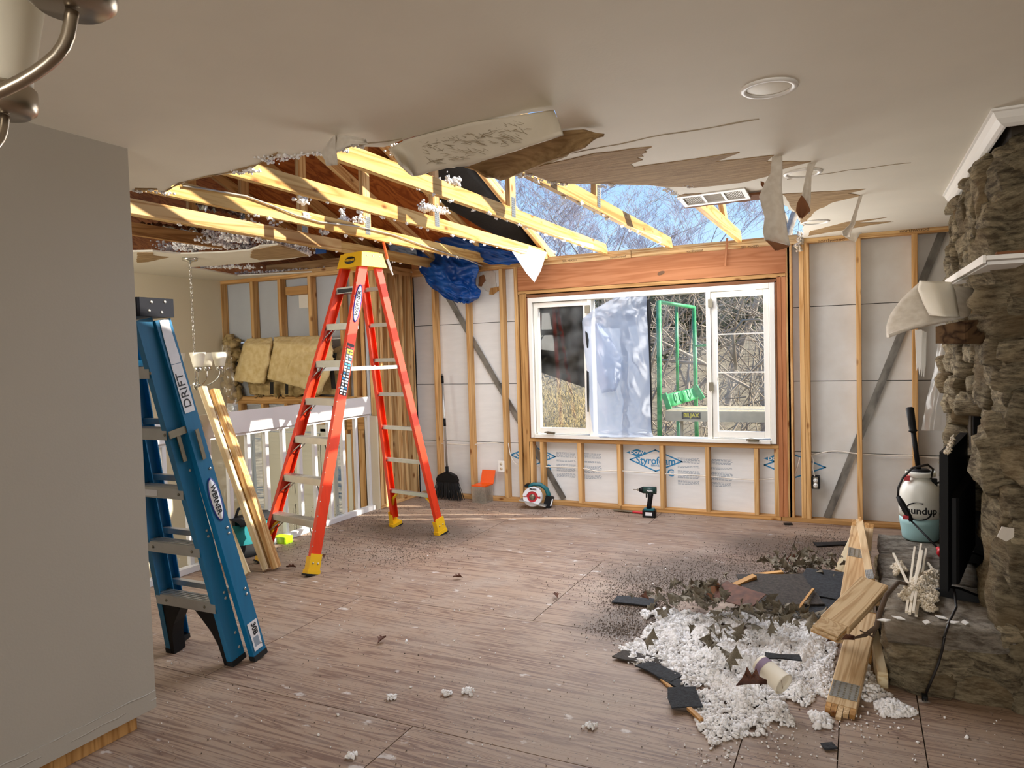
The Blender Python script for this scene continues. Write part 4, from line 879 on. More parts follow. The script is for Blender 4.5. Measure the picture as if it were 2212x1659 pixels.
cap.add([CM @ Vector(v) for v in ((-hx, -hy, 0), (hx, -hy, 0), (hx, hy, 0), (-hx, hy, 0), (-hx*.86, -hy*.80, hz), (hx*.86, -hy*.80, hz), (hx*.86, hy*.80, hz), (-hx*.86, hy*.80, hz))],
        [(3, 2, 1, 0), (4, 5, 6, 7), (0, 1, 5, 4), (1, 2, 6, 5), (2, 3, 7, 6), (3, 0, 4, 7)])
cap.box((0, 0, .113), (.245, .19, .012), CM, .02)
cap = cap.obj('top_cap', M['yellow'], rlad)
fn_ = (Vector((0, -1, .27))).normalized(); fz = Vector((0, .27, 1)).normalized()
CF = CM @ frame((1, 0, 0), fz, fn_, (0, -hy*.9-.003, hz*.5))
MB().lathe([(0, .001), (1, .001), (1, 0)], 32, CF @ Matrix.Diagonal((.062, .030, 1, 1))).obj('logo_plate', M['ink'], cap); text('WERNER', .026, M['yellow'], CF @ Matrix.Translation((0, 0, .0015)), cap, sx=1.1, bold=.0008)
mb = MB()
for qy in (-.06, .0, .07):
    for qz in (.03, .085): mb.lathe([(0, .004), (.006, .003), (.008, 0)], 8, CM @ Matrix.Translation((hx*.96-.12*qz, qy, qz)) @ Matrix.Rotation(math.pi/2, 4, 'Y'))
mb.obj('rivets', M['alu'], cap, kind='stuff')
def on_rail(f, s, z, off=.0015):
    a, b = f(s, z-.1), f(s, z+.1); zz = (b-a).normalized(); n = ldx*s; n = (n - zz*n.dot(zz)).normalized(); return f(s, z)+n*off, zz, n
o_, zz, nn = on_rail(fr, 1, 1.93, .0025); RM = frame(zz, nn.cross(zz), nn, o_)
lg = MB().lathe([(0, .0008), (1, .0008), (1, 0)], 40, RM @ Matrix.Diagonal((.155, .034, 1, 1))).obj('logo_plate', M['logoblue'], rlad)
MB().lathe([(0, .0014), (1, .0014), (1, 0)], 40, RM @ Matrix.Diagonal((.142, .026, 1, 1))).obj('logo_field', M['label'], lg); text('WERNER', .044, M['ink'], RM @ Matrix.Translation((0, 0, .0022)), lg, sx=1.15, bold=.001)
o_, zz, nn = on_rail(fr, 1, 1.43, .0022); RM = frame(nn.cross(zz)*-1, zz, nn, o_)
ss = MB().box((0, .0, 0), (.066, .40, .001), RM).obj('safety_stickers', M['ink'], rlad)
for i in range(17):
    for j in range(2):
        c = random.choice(['label', 'label', 'inkblue', 'white', 'inkgrey']) if i < 14 else ('signyellow', 'redplastic')[i == 16]
        MB().box((-.016+j*.032, -.19+i*.0225, .0008), (.026 if random.random() < .7 else .018, .014, .0008), RM).obj('sticker_block', M[c], ss)
# slim tool with an orange handle hung on the ladder cap
sa = thing('drywall_saw', PY(842, 560, -2.05), 'slim saw with an orange handle hooked on the ladder cap', 'saw')
a, b, c = PY(828, 523, -2.02), PY(837, 560, -2.02), PY(849, 594, -2.02)
MB().box((0, 0, (b-a).length/2), (.020, .016, (b-a).length), along(a, b), .005).obj('handle', M['orange'], sa); MB().prism([(-.010, -.001), (.010, -.001), (.010, .001), (-.010, .001)], 0, (c-b).length*.7, along(b, c)).prism([(-.006, -.001), (.004, -.001), (.004, .001), (-.006, .001)], (c-b).length*.7, (c-b).length, along(b, c)).obj('blade', M['white'], sa)
# ================================================================== BLUE STEPLADDER, folded against the partition
bl = thing('blue_stepladder', (-3.05, -3.93, 0), 'blue fibreglass stepladder folded and leaning beside the grey partition', 'ladder')
def bf(s, z, front=True):
    t = z/1.70; x = -3.05 + s*(.238-.120*t) if front else -3.05 + s*(.298-.165*t)
    y = (-3.955 - .345*t) if front else (-3.868 - .345*t); return Vector((x, y, z))
for s in (-1, 1):
    for fr_, nm, w in ((True, 'front_rail', .086), (False, 'rear_rail', .084)):
        a, b = bf(s, .02, fr_), bf(s, 1.72, fr_); Mx = along(a, b, (1, 0, 0))
        r = MB().prism([(-x*s, y) for x, y in channel(.034, w, .005)], 0, (b-a).length, Mx).obj(nm, M['blue'], bl)
        MB().prism([(-x*s, y*1.04) for x, y in [(-.003, -w/2), (.036, -w/2), (.036, w/2), (-.003, w/2)]], -.012, .016, Mx).obj('foot_pad', M['rubber'], r)
        mb = MB()
        for z in (.06, .14, .33, .36, .66, .69, 1.0): mb.lathe([(0, .004), (.006, .003), (.008, 0)], 8, Mx @ Matrix.Translation((s*.0005, .02, z)) @ Matrix.Rotation(s*math.pi/2, 4, 'Y'))
        mb.obj('rivets', M['alu'], r, kind='stuff')
for i in range(5):
    z = .34 + i*.29; a, b = bf(-1, z), bf(1, z); w = b.x-a.x-.01; Mx = frame((1, 0, 0), (0, 1, 0), (0, 0, 1), (a+b)/2)
    st = MB().box((0, 0, -.004), (w, .082, .005)).box((0, -.04, -.028), (w, .004, .05)).box((0, .04, -.028), (w, .004, .05))
    for g in (-.03, -.012, .006, .024): st.box((0, g, .0), (w, .006, .004))
    st = st.obj('step', M['alu'], bl, Mx)
    mb = MB()
    for q in (-.17, .17): mb.lathe([(0, .004), (.006, .003), (.008, 0)], 8, Mx @ Matrix.Translation((q*.8, -.0425, -.028)) @ Matrix.Rotation(math.pi/2, 4, 'X'))
    mb.obj('bolt', M['zinc'], st)
    z2 = z+.02; a, b = bf(-1, z2, False), bf(1, z2, False); MB().box((0, 0, 0), (b.x-a.x-.01, .03, .028), ch=.004).obj('rear_rung', M['alu'], bl, Matrix.Translation((a+b)/2+Vector((0, .012, 0))))
    if i == 2: MB().box((-.06, -.0428, -.03), (.10, .001, .03)).obj('sticker', M['label'], st, Mx)
for s in (-1, 1):   # black curved corner braces at the bottom
    q0 = bf(s, .31)
    prof = [(0, .0), (-.16, .0), (-.12, -.05), (-.075, -.11), (-.045, -.18), (-.030, -.29), (0, -.29)]
    MB().prism([(x*s, y) for x, y in prof], -.035, .035, frame((1, 0, 0), (0, -.19, 1), (0, -1, -.19), q0 + Vector((-s*.008, 0, -.02)))).obj('corner_brace', M['black'], bl)
    a = bf(s, 1.66)
cb = MB(); a, b = bf(-1, 1.72), bf(1, 1.72); y0_, y1_c = a.y-.055, bf(1, 1.72, False).y+.050
cb.box((-3.05, (y0_+y1_c)/2, 1.772), (b.x-a.x+.075, y1_c-y0_, .085), Matrix(), .008)
cb = cb.obj('top_cap', M['navy'], bl, Matrix.Translation((0, 0, 0)))
mb = MB()
for qy, qz in ((.35, 1.795), (.72, 1.799), (.28, 1.755), (.62, 1.750)): mb.lathe([(0, .004), (.006, .003), (.008, 0)], 8, Matrix.Translation((b.x+.0375, y0_+(y1_c-y0_)*qy, qz)) @ Matrix.Rotation(math.pi/2, 4, 'Y'))
mb.obj('rivets', M['alu'], cap if False else cb, kind='stuff')
def brail(px, py, front=False, s=1):
    """point of the outer web of a rail nearest the pixel, with the rail's frame"""
    best = min((abs(q.x-px)+abs(q.y-py)*3, z) for z in np.arange(.05, 1.7, .005) for q in [proj(bf(s, z, front))]); z = best[1]
    a, b_ = bf(s, z-.1, front), bf(s, z+.1, front); zz = (b_-a).normalized(); n = Vector((s, 0, 0)); n = (n-zz*n.dot(zz)).normalized(); return bf(s, z, front)+n*.0022, zz, n
def proj(p):
    d = p-EYE; k = d.dot(_F); return Vector((1106+FPX*d.dot(_R)/k, 829.5-FPX*d.dot(_U)/k))
o_, zz, n = brail(463, 1080); RM = frame(zz*-1, n.cross(zz*-1), n, o_)
lg = MB().lathe([(0, .0008), (1, .0008), (1, 0)], 40, RM @ Matrix.Diagonal((.112, .033, 1, 1))).obj('logo_plate', M['logoblue'], bl)
MB().lathe([(0, .0014), (1, .0014), (1, 0)], 40, RM @ Matrix.Diagonal((.103, .026, 1, 1))).obj('logo_field', M['label'], lg); text('WERNER', .040, M['ink'], RM @ Matrix.Translation((0, 0, .0022)), lg, sx=.92, bold=.001)
o_, zz, n = brail(391, 838); RM = frame(zz, n.cross(zz), n, o_)
dl = MB().prism(jag([(-.118, -.029), (.118, -.029), (.118, .029), (-.118, .029)], .05, .0015, True), 0, .0008, RM).obj('name_label', M['label'], bl); text('DRIFT', .056, M['ink'], RM @ Matrix.Translation((-.01, 0, .0014)), dl, sx=1.15)
o_, zz, n = brail(362, 738); RM = frame(zz, n.cross(zz), n, o_)
MB().prism(jag([(-.105, -.028), (.105, -.028), (.105, .022), (-.105, .028)], .04, .002, True), 0, .0008, RM).obj('worn_label', M['label'], bl)
o_, zz, n = brail(541, 1372); RM = frame(zz*-1, n.cross(zz*-1), n, o_)
wl = MB().prism(jag([(-.075, -.030), (.075, -.030), (.075, .024), (-.075, .034)], .04, .002, True), 0, .0008, RM).obj('type_label', M['label'], bl); text('30B', .04, M['ink'], RM @ Matrix.Translation((-.035, .004, .0014)), wl, bold=.0015); MB().box((.03, -.002, .001), (.05, .034, .0006), RM).obj('fine_print', M['inkgrey'], wl)
o_, zz, n = brail(405, 930, True); o2, zz2, n2 = brail(425, 925, False)
bk = MB().box((0, 0, 0), (.035, .19, .006), frame(zz, n.cross(zz), n, (o_+o2)/2+n*.004)).obj('hinge_bracket', M['zinc'], bl)
for oo in (o_, o2): MB().box((-.08, .0, 0), (.15, .020, .006), frame(zz, n.cross(zz), n, oo+n*.008), .0).obj('hinge_link', M['zinc'], bk)
# ================================================================== LEANING BOARDS, TOOL BAG, LIME CASE
def lean(name, p0, p1, w, d, m, label, side=(1, 0, 0)): return beam(name, p0, p1, w, d, M[m], None, side, .002, label=label, cat='board')
lean('leaning_board', PZ(598, 1230, .004)+Vector((0, 0, .012)), PX(457, 842, -4.36)+Vector((.03, 0, 0)), .038, .089, 'pine', 'new two by four leaning on the railing, nearer the red ladder', (1, .35, 0))
lean('leaning_board', PZ(588, 1232, .004)+Vector((-.03, -.02, .012)), PX(437, 836, -4.36)+Vector((.0, 0, 0)), .038, .070, 'whitewood', 'pale two by four leaning on the railing, behind its twin', (1, .35, 0))
lean('leaning_board', PZ(528, 1250, .002)+Vector((0, 0, .014)), PX(478, 1120, -4.30), .100, .020, 'whitewood', 'short wide pale board leaning low beside the blue ladder', (1, 0, 0))
bg_ = thing('tool_bag', PZ(527, 1192, 0), 'teal and black fabric tool bag slumped behind the leaning boards', 'tool bag')
c = PZ(532, 1192, 0) + Vector((.02, .0, 0))
MB().grid(lambda u, v: c + Vector((math.cos(2*math.pi*v)*(.15-.02*u)*(1+.1*noise.noise(Vector((u*3, v*6, 1)))), math.sin(2*math.pi*v)*(.23-.05*u), .01+.24*u+.02*noise.noise(Vector((v*5, u*3, 2))))), 8, 28).obj('bag_body', mat('teal_fabric', '157A80', .8), bg_)
MB().grid(lambda u, v: c + Vector((math.cos(2*math.pi*v)*(.155+.012*math.sin(3*u)), math.sin(2*math.pi*v)*(.235), .002+.10*u)), 5, 28).obj('bag_base', mat('black_fabric', '16181C', .85), bg_)
MB().grid(lambda u, v: c + Vector((math.cos(math.pi*v)*.125, (u-.5)*.36, .25+.05*math.sin(math.pi*v)+.01*noise.noise(Vector((u*6, v*4, 4))))), 10, 8, .006).obj('bag_flap', bpy.data.materials['black_fabric'], bg_)
MB().tube([c+Vector((.0, -.12, .28)), c+Vector((0, -.08, .36)), c+Vector((0, .08, .36)), c+Vector((0, .12, .28))], .011, 8).obj('bag_handle', bpy.data.materials['black_fabric'], bg_)
c = PZ(612, 1172, 0); lm = thing('lime_case', c, 'small lime green plastic case on the floor under the red ladder', 'case')
MB().box((0, 0, .022), (.13, .09, .044), Matrix.Translation(c), .008).obj('case_body', M['lime'], lm); MB().box((0, 0, .05), (.132, .092, .014), Matrix.Translation(c), .006).obj('case_lid', M['lime'], lm)
# ================================================================== ENTRY: wool batts over the ledge, film, chandelier
def batt(rowsL, rowsR, label, m='batt', sd=0, y0=.0, th=.085, bulge=.15):
    n = len(rowsL)
    def fn(u, v):
        t = u*(n-1); i = min(int(t), n-2); f = t-i
        a = Vector(rowsL[i]).lerp(Vector(rowsL[i+1]), f); b = Vector(rowsR[i]).lerp(Vector(rowsR[i+1]), f); q = a.lerp(b, v)
        w = Vector((u*7, v*6, sd)); e_ = 1-(2*abs(v-.5))**6*.35
        return PY(q.x+1.6*noise.noise(w*1.3), q.y+1.6*noise.noise(w*1.7+Vector((5, 0, 0))), EY-.02-y0 - (bulge*math.sin(min(1, u*1.9+.12)*math.pi/2))*e_ + .012*noise.noise(w) + .008*noise.noise(w*3))
    return MB().grid(fn, 34, 26, th).obj('wool_batt', M[m], label=label, cat='insulation', group='wool batts on the entry ledge')
batt([(534, 732), (525, 745), (512, 790), (503, 822)], [(588, 729), (589, 745), (583, 790), (571, 829)], 'tan glass wool batt folded over the entry ledge, leftmost', sd=1)
batt([(592, 728), (590, 745), (583, 785), (578, 818)], [(712, 724), (716, 745), (712, 790), (694, 850)], 'wide tan glass wool batt folded over the entry ledge, right of the smaller one', sd=8, y0=.02)
batt([(640, 740), (628, 775), (618, 800), (612, 825)], [(716, 738), (720, 775), (712, 810), (690, 852)], 'second fold of tan glass wool lying over the wide batt', sd=30, y0=.10, th=.05, bulge=.10)
batt([(536, 815), (536, 835), (540, 852)], [(606, 815), (606, 835), (604, 854)], 'dusty brown glass wool batt lying low on the ledge', 'battold', 12, -.03, .05, .06); batt([(602, 800), (602, 830), (606, 852)], [(742, 745), (744, 800), (740, 852)], 'dusty brown glass wool behind the red ladder rail', 'battold', 20, -.03, .05, .06)
for px, w in ((583, 8), (616, 7)):
    sheet('black_strap', [(px, 825), (px, 852)], [(px+w, 825), (px+w, 852)], EY-.14, 'rubber', .0, .004, 6, 2, label='black facing strap hanging below the %s wool batt' % ('left' if px < 600 else 'wide'), cat='strap')
sheet('black_strap', [(718, 762), (712, 800), (716, 840)], [(728, 762), (722, 800), (726, 840)], EY-.13, 'rubber', .0, .004, 8, 2, label='black facing strap hanging behind the red ladder', cat='strap')
sheet('draped_film', [(478, 745), (455, 830), (440, 900), (425, 1000), (420, 1100)], [(497, 745), (508, 830), (516, 900), (520, 1000), (525, 1080)], -.95, 'clearfilm', .08, .06, 40, 16, label='clear plastic film hanging at the corner of the entry', cat='plastic sheet', seed=7)
# wool tucked at the corner of the entry framing
bx = [Vector((EX0+.12+random.gauss(0, .04), EY-.01+random.gauss(0, .03), z)) for z in np.arange(1.1, 1.75, .006)]
blobs('wool_roll', [tuple(p) for p in bx], [random.uniform(.03, .06) for _ in bx], M['battold'], label='brown wool stuffed beside the entry corner stud', cat='insulation', kind='stuff')
def chandelier(name, center, zc, R, cup_r, sh_r0, sh_r1, sh_h, angles, label, canopy=True, mat_='nickel', drop=.16):
    t = thing(name, (center[0], center[1], zc), label, 'chandelier'); c = Vector((center[0], center[1], zc)); cz_ = c+Vector((0, 0, -drop))
    if canopy:
        cc = Vector((center[0], center[1], CZ)); MB().lathe([(.062, 0), (.064, -.012), (.058, -.026), (.02, -.032), (.008, -.05)], 28, Matrix.Translation(cc)).obj('canopy', M[mat_], t)
        z = CZ-.05; k = 0; zr = zc+.14
        while z > zr:
            a = k*math.pi/2; d = Vector((math.cos(a), math.sin(a), 0))*.009
            q = cc.copy(); q.z = z; MB().tube([q+d*math.sin(th)+Vector((0, 0, -.02+.021*math.cos(th))) for th in np.linspace(0, 2*math.pi, 10)], .0022, 5, False).obj('chain_link', M[mat_], t); z -= .036; k += 1
        MB().cyl((c.x, c.y, zr), (c.x, c.y, cz_.z), .006).obj('stem', M[mat_], t)
    else: MB().cyl((c.x, c.y, CZ), (c.x, c.y, cz_.z), .010).obj('stem', M[mat_], t)
    MB().lathe([(.0, -.05), (.012, -.045), (.03, -.02), (.034, .01), (.02, .03), (.008, .05)], 20, Matrix.Translation(cz_)).obj('hub', M[mat_], t)
    for a in angles:
        d = Vector((math.cos(a), math.sin(a), 0)); q = c + d*R
        pts = [cz_+d*.02+Vector((0, 0, .0)), cz_+d*R*.4+Vector((0, 0, -.012)), cz_+d*R*.75+Vector((0, 0, drop*.18)), cz_+d*R*.95+Vector((0, 0, drop*.55)), q+Vector((0, 0, -.006))]
        pp = []
        for i in range(len(pts)-1):
            p_1, p0, p1, p2 = pts[max(0, i-1)], pts[i], pts[i+1], pts[min(len(pts)-1, i+2)]
            for s in np.arange(0, 1, .2): pp.append(.5*((2*p0)+(p1-p_1)*s+(2*p_1-5*p0+4*p1-p2)*s*s+(3*p0-p_1-3*p1+p2)*s**3))
        pp.append(pts[-1]); ar = MB().tube(pp, cup_r*.16, 10).obj('arm', M[mat_], t)
        MB().lathe([(0, -.004), (cup_r*.75, -.006), (cup_r*.96, .0), (cup_r, .008), (cup_r, .026), (cup_r*.9, .03), (0, .03)], 32, Matrix.Translation(q)).obj('cup', M[mat_], ar)
        MB().lathe([(sh_r0*.5, .028), (sh_r0, .03), (sh_r0*1.02, .04), (sh_r1, sh_h), (sh_r1-.004, sh_h), (sh_r0*.96, .045), (sh_r0*.5, .034)], 32, Matrix.Translation(q), cap=False).obj('glass_shade', M['frost'], ar)
    return t
ch = PZ(410, 557, CZ); zc = PY(425, 800, ch.y).z
chandelier('foyer_chandelier', ch, zc, .20, .035, .04, .064, .15, [math.radians(a) for a in (-34, 38, 110, 182, 254)], 'small chandelier with white glass shades hanging on a chain in the entry', True, 'chrome', .12)
# the fitting close to the camera, at top left
z1 = 1.835; p1, p2 = PZ(156, 8, z1), PZ(10, 240, z1); dd = p2-p1; Rr = dd.length/2/math.sin(math.radians(36)); mid = (p1+p2)/2; nrm = Vector((-dd.y, dd.x, 0)).normalized()
if nrm.x > 0: nrm = -nrm
cc = mid + nrm*math.sqrt(max(0, Rr*Rr-(dd.length/2)**2)); a0 = math.atan2(p1.y-cc.y, p1.x-cc.x); a1 = math.atan2(p2.y-cc.y, p2.x-cc.x)
sgn = 1 if ((a1-a0+math.pi) % (2*math.pi)-math.pi) > 0 else -1
cr = (PZ(250, 10, z1)-PZ(62, 6, z1)).length/2
chandelier('chandelier', cc, z1, Rr, cr, cr*.88, cr*1.45, .15, [a0+sgn*math.radians(72)*i for i in range(5)], 'brushed nickel chandelier with white glass shades close to the camera at top left', False, 'nickel', .10)
# ================================================================== FIREPLACE
FX, FY0, FY1 = .50, -3.06, -1.42
fp = thing('stone_fireplace', (FX, -2.3, 0), 'rough field stone chimney with a raised hearth and black firebox', 'fireplace')
OY0, OY1, OZ0, OZ1 = -2.72, -1.80, .30, 1.16
def mortar(lo, hi, m='mortar'): boxo('mortar_core', lo, hi, M[m], fp)
mortar((FX+.06, FY0+.06, 0), (FX+.5, OY0, CZ-.003)); mortar((FX+.06, OY1, 0), (FX+.5, FY1-.04, CZ-.003)); mortar((FX+.06, OY0, OZ1+.04), (FX+.5, OY1, CZ-.003)); mortar((FX+.5, FY0+.06, 0), (2.2, FY1-.04, CZ-.003)); mortar((FX+.02, OY0, 0), (FX+.5, OY1, OZ0-.02))
boxo('firebox_lining', (FX+.44, OY0, OZ0-.02), (FX+.498, OY1, OZ1+.04), M['soot'], fp); boxo('firebox_lining', (FX+.07, OY1-.02, OZ0-.02), (FX+.44, OY1-.001, OZ1+.04), M['soot'], fp); boxo('firebox_lining', (FX+.07, OY0+.001, OZ0-.02), (FX+.44, OY0+.02, OZ1+.04), M['soot'], fp); boxo('firebox_floor', (FX+.03, OY0+.02, OZ0-.018), (FX+.44, OY1-.02, OZ0), M['soot'], fp)
def stone(c, d, seed, m='stone', par=None, sub=6, rough=.30, name='stone', sq=.42):
    """a rounded, lumpy block about c with half-sizes d"""
    b = bmesh.new(); bmesh.ops.create_cube(b, size=2); bmesh.ops.subdivide_edges(b, edges=b.edges, cuts=sub, use_grid_fill=True)
    for v in b.verts:
        p = v.co.copy(); q = p.normalized()*1.22; r = p.lerp(q, sq)
        w = Vector((r.x*d[0], r.y*d[1], r.z*d[2]))
        n = noise.noise(w*7+Vector((seed, 0, 0))) + .8*(.5-abs(noise.noise(w*16+Vector((0, seed, 0))))) + .35*noise.noise(Vector((w.x*10, w.y*10, w.z*55))+Vector((0, 0, seed)))
        v.co = w*(1+rough*n*.5) + r.normalized()*min(d)*rough*n
    me = bpy.data.meshes.new(name); b.to_mesh(me); b.free(); me.polygons.foreach_set('use_smooth', [True]*len(me.polygons)); me.materials.append(M[m])
    o = bpy.data.objects.new(name, me); r_ = random.Random(seed); tw = .0 if m == 'slab' else .13
    return put(o, par or fp, Matrix.Translation(c) @ Matrix.Rotation(r_.gauss(0, tw), 4, 'X') @ Matrix.Rotation(r_.gauss(0, tw), 4, 'Y') @ Matrix.Rotation(r_.gauss(0, tw), 4, 'Z'))
sd = 0
def wall_of_stones(axis, fixed, a0, a1, z0, z1, skip=None, big=1.0):
    """axis 'y': face looks to -X, runs along Y; axis 'x': face looks to -Y, runs along X"""
    global sd
    z = z0
    while z < z1-.03:
        h = min(random.choice((.07, .10, .15, .22, .30, .34))*big, z1-z)
        a = a0 - random.uniform(0, .1)
        while a < a1-.02:
            hh = h
            w = random.uniform(.11, .34)*(.8+h*1.6); b = min(a+w, a1)
            lo = max(a, a0); ca, wa = (lo+b)/2, (b-lo)/2
            if wa > .025 and not (skip and skip(ca, z+h/2, wa, h/2)):
                sd += 1; dep = random.uniform(.07, .12); off = random.uniform(-.03, .03)
                if h > .16 and random.random() < .45:        # two stones stacked in a tall course
                    for zz, hk in ((z+h*.27, h*.25), (z+h*.76, h*.22)):
                        sd += 1; o = random.uniform(-.025, .02)
                        c = (fixed+.085+o, ca, zz) if axis == 'y' else (ca, fixed+.085+o, zz); d = (dep, wa*1.06, hk*1.1) if axis == 'y' else (wa*1.06, dep, hk*1.1)
                        stone(c, d, sd*3.7)
                else:
                    c = (fixed+.085+off, ca, z+h/2) if axis == 'y' else (ca, fixed+.085+off, z+h/2); d = (dep, wa*1.06, h/2*1.10) if axis == 'y' else (wa*1.06, dep, h/2*1.10)
                    stone(c, d, sd*3.7)
            a = b
        z += h
arch = lambda y, z, w, h: (OY0+.02 < y < OY1-.02) and OZ0-.05 < z < OZ1-.0+.16*math.cos((y-(OY0+OY1)/2)/(OY1-OY0)*math.pi)-.10
wall_of_stones('y', FX, FY0+.03, FY1, .30, CZ-.085, arch)
wall_of_stones('x', FY0, FX+.04, 1.75, .0, CZ-.085, None, 1.15)
wall_of_stones('x', FY1, FX+.05, 1.2, .30, CZ-.02)
# hearth: big slabs over rubble
HX0, HY0, HY1, HZ = .105, -3.06, -1.50, .305
boxo('mortar_core', (HX0+.06, HY0+.06, 0), (FX+.3, HY1-.05, HZ-.06), M['mortar'], fp)
yy = HY0
for L in (.62, .52, .42):
    sd += 1; stone(((HX0+FX+.06)/2, yy+L/2, HZ-.048), ((FX+.06-HX0)/2*1.03, L/2*1.02, .050), sd, 'slab', sub=7, rough=.14, name='hearth_slab', sq=.16); yy += L
for z0, z1 in ((.0, .10), (.10, .21)):
    y = HY0+.02
    while y < HY1-.05:
        L = random.uniform(.22, .42); e_ = min(y+L, HY1); sd += 1; stone((HX0+.07, (y+e_)/2, (z0+z1)/2), (.075, (e_-y)/2*1.04, (z1-z0)/2*1.1), sd); y = e_
    x = HX0+.03
    while x < FX+.05:
        L = random.uniform(.16, .30); e_ = min(x+L, FX+.08); sd += 1; stone(((x+e_)/2, HY0+.06, (z0+z1)/2), ((e_-x)/2*1.04, .075, (z1-z0)/2*1.1), sd); x = e_
# plaster scrap caught on a stone
MB().prism(jag([(-.03, -.016), (-.012, .026), (.028, .022), (.026, -.012), (.0, -.032)], .02, .004, True), 0, .012, frame((1, 0, 0), (0, .2, 1), (0, -1, .2), PY(2172, 1152, FY0-.075))).obj('plaster_scrap', M['drycore'], label='white scrap of plaster caught on the chimney stones', cat='plaster scrap')
# crown moulding where chimney meets ceiling
cr_ = thing('trim_1', (FX-.06, -2.3, CZ), kind='structure')
prof = [(0, 0), (-.056, 0), (-.056, -.009), (-.048, -.013), (-.036, -.036), (-.02, -.054), (-.008, -.062), (0, -.064)]
xb, yb = FX+.018, FY0-.10
st_ = [[(xb+o, -1.42, CZ-.001+z) for o, z in prof], [(xb+o, yb+o, CZ-.001+z) for o, z in prof], [(2.2, yb+o, CZ-.001+z) for o, z in prof]]; n_ = len(prof)
MB().add(sum(st_, []), [(k*n_+i, k*n_+(i+1) % n_, (k+1)*n_+(i+1) % n_, (k+1)*n_+i) for k in range(2) for i in range(n_)] + [tuple(range(n_))]).obj('crown_moulding', M['white'], cr_)
# timber mantel and the broken white shelf on it
MXF = .355
boxo('mantel_beam', (MXF+.05, -2.95, 1.50), (FX+.06, -1.62, 1.60), M['old'], fp, .01)
bpy.data.objects['mantel_beam'].data.materials[0] = wood('charred_beam', '4E3C2A', '2C2018', 'y'); M_ = bpy.data.materials['charred_beam'].node_tree.nodes['Principled BSDF']; M_.inputs['Specular IOR Level'].default_value = 0; M_.inputs['Roughness'].default_value = 1
ms = thing('mantel_shelf', (.4, -2.6, 1.76), 'broken white mantel shelf with stepped moulding on the stone chimney', 'shelf')
pa, pb = PX(2046, 606, .42), PX(2130, 553, .42)
sx_ = Vector((1, 0, 0)); sy_ = (pb-pa).normalized(); sz_ = sx_.cross(sy_); sz_ = sz_ if sz_.z > 0 else -sz_
def shelf(name, x0, x1, z0, z1, l0, l1, m='white'):
    MB().box(((x0+x1)/2, (l0+l1)/2, (z0+z1)/2), (x1-x0, l1-l0, z1-z0)).obj(name, M[m], ms, frame(sx_, sy_, sz_, pa))
Ls = (pb-pa).length
shelf('shelf_board', 0, .16, -.016, 0, 0, Ls); shelf('shelf_lip', -.010, .0, -.026, .004, 0, Ls); shelf('moulding_step', .012, .14, -.028, -.016, .10, Ls-.06)
shelf('return_board', .0, .95, -.016, 0, Ls-.36, Ls+.02); shelf('torn_edge', .03, .90, .001, .010, Ls-.02, Ls+.018, 'darkpaper')
for i in range(3): MB().cyl((0, 0, 0), (.004, 0, .045), .002, n=6).obj('nail', M['zinc'], ms, Matrix.Translation(pb+Vector((.12+.09*i, .02, .0))))
# big torn sheet of plasterboard slumped over the mantel
db = thing('torn_plasterboard', PX(2040, 670, .34), 'large torn sheet of pale plasterboard paper draped over the mantel', 'plasterboard')
yb = lambda x: PX(2085, 640, .36).y
ya = PX(2085, 640, .345).y
def board(name, rowsL, rowsR, y0, y1, m, bow=.06, nu=16, nv=14, th=.008, seed=0, par=db):
    n = len(rowsL)
    def fn(u, v):
        t = u*(n-1); i = min(int(t), n-2); f = t-i
        a = Vector(rowsL[i]).lerp(Vector(rowsL[i+1]), f); b = Vector(rowsR[i]).lerp(Vector(rowsR[i+1]), f); q = a.lerp(b, v)
        return PY(q.x, q.y, y0+(y1-y0)*u - bow*math.sin(math.pi*v) + .01*noise.noise(Vector((u*4+seed, v*5, 1))))
    return MB().grid(fn, nu, nv, th).obj(name, M[m], par)
board('paper_sheet', [(1985, 610), (1972, 622), (1945, 648), (1922, 680), (1914, 705), (1915, 729)], [(2121, 623), (2114, 640), (2101, 655), (2099, 672), (2097, 684), (1926, 722)], -2.45, -2.75, 'paperback')
board('face_layer', [(1986, 606), (1982, 625), (1994, 655), (2007, 681)], [(2056, 609), (2064, 630), (2068, 655), (2073, 684)], -2.50, -2.775, 'paint', .075, 12, 10, .004, 5)
board('broken_end', [(2118, 624), (2102, 655), (2097, 684)], [(2124, 628), (2123, 660), (2119, 694)], -2.76, -2.84, 'brownpaper', .0, 8, 4, .006, 9)
for k_, (px, py) in enumerate(((1984, 712), (1989, 715), (1994, 717))):
    a = PY(px, py, -1.1+.02*k_); MB().prism([(-.02, 0), (.02, 0), (.014, -.22), (.004, -.30), (-.004, -.24), (-.012, -.27)], 0, .012, frame((1, 0, 0), (0, 0, 1), (0, -1, 0), a)).obj('broken_lath', M['white'], label='splintered white strip hanging beneath the torn plasterboard, %s' % ('left', 'middle', 'right')[k_], cat='strip', group='splintered strips')
sheet('draped_film', [(2030, 712), (2018, 800), (2002, 860), (1990, 930)], [(2052, 720), (2052, 800), (2050, 880), (2046, 930)], -.55, 'clearfilm', .05, .02, 20, 8, label='clear plastic film hanging beside the chimney', cat='plastic sheet', seed=3)
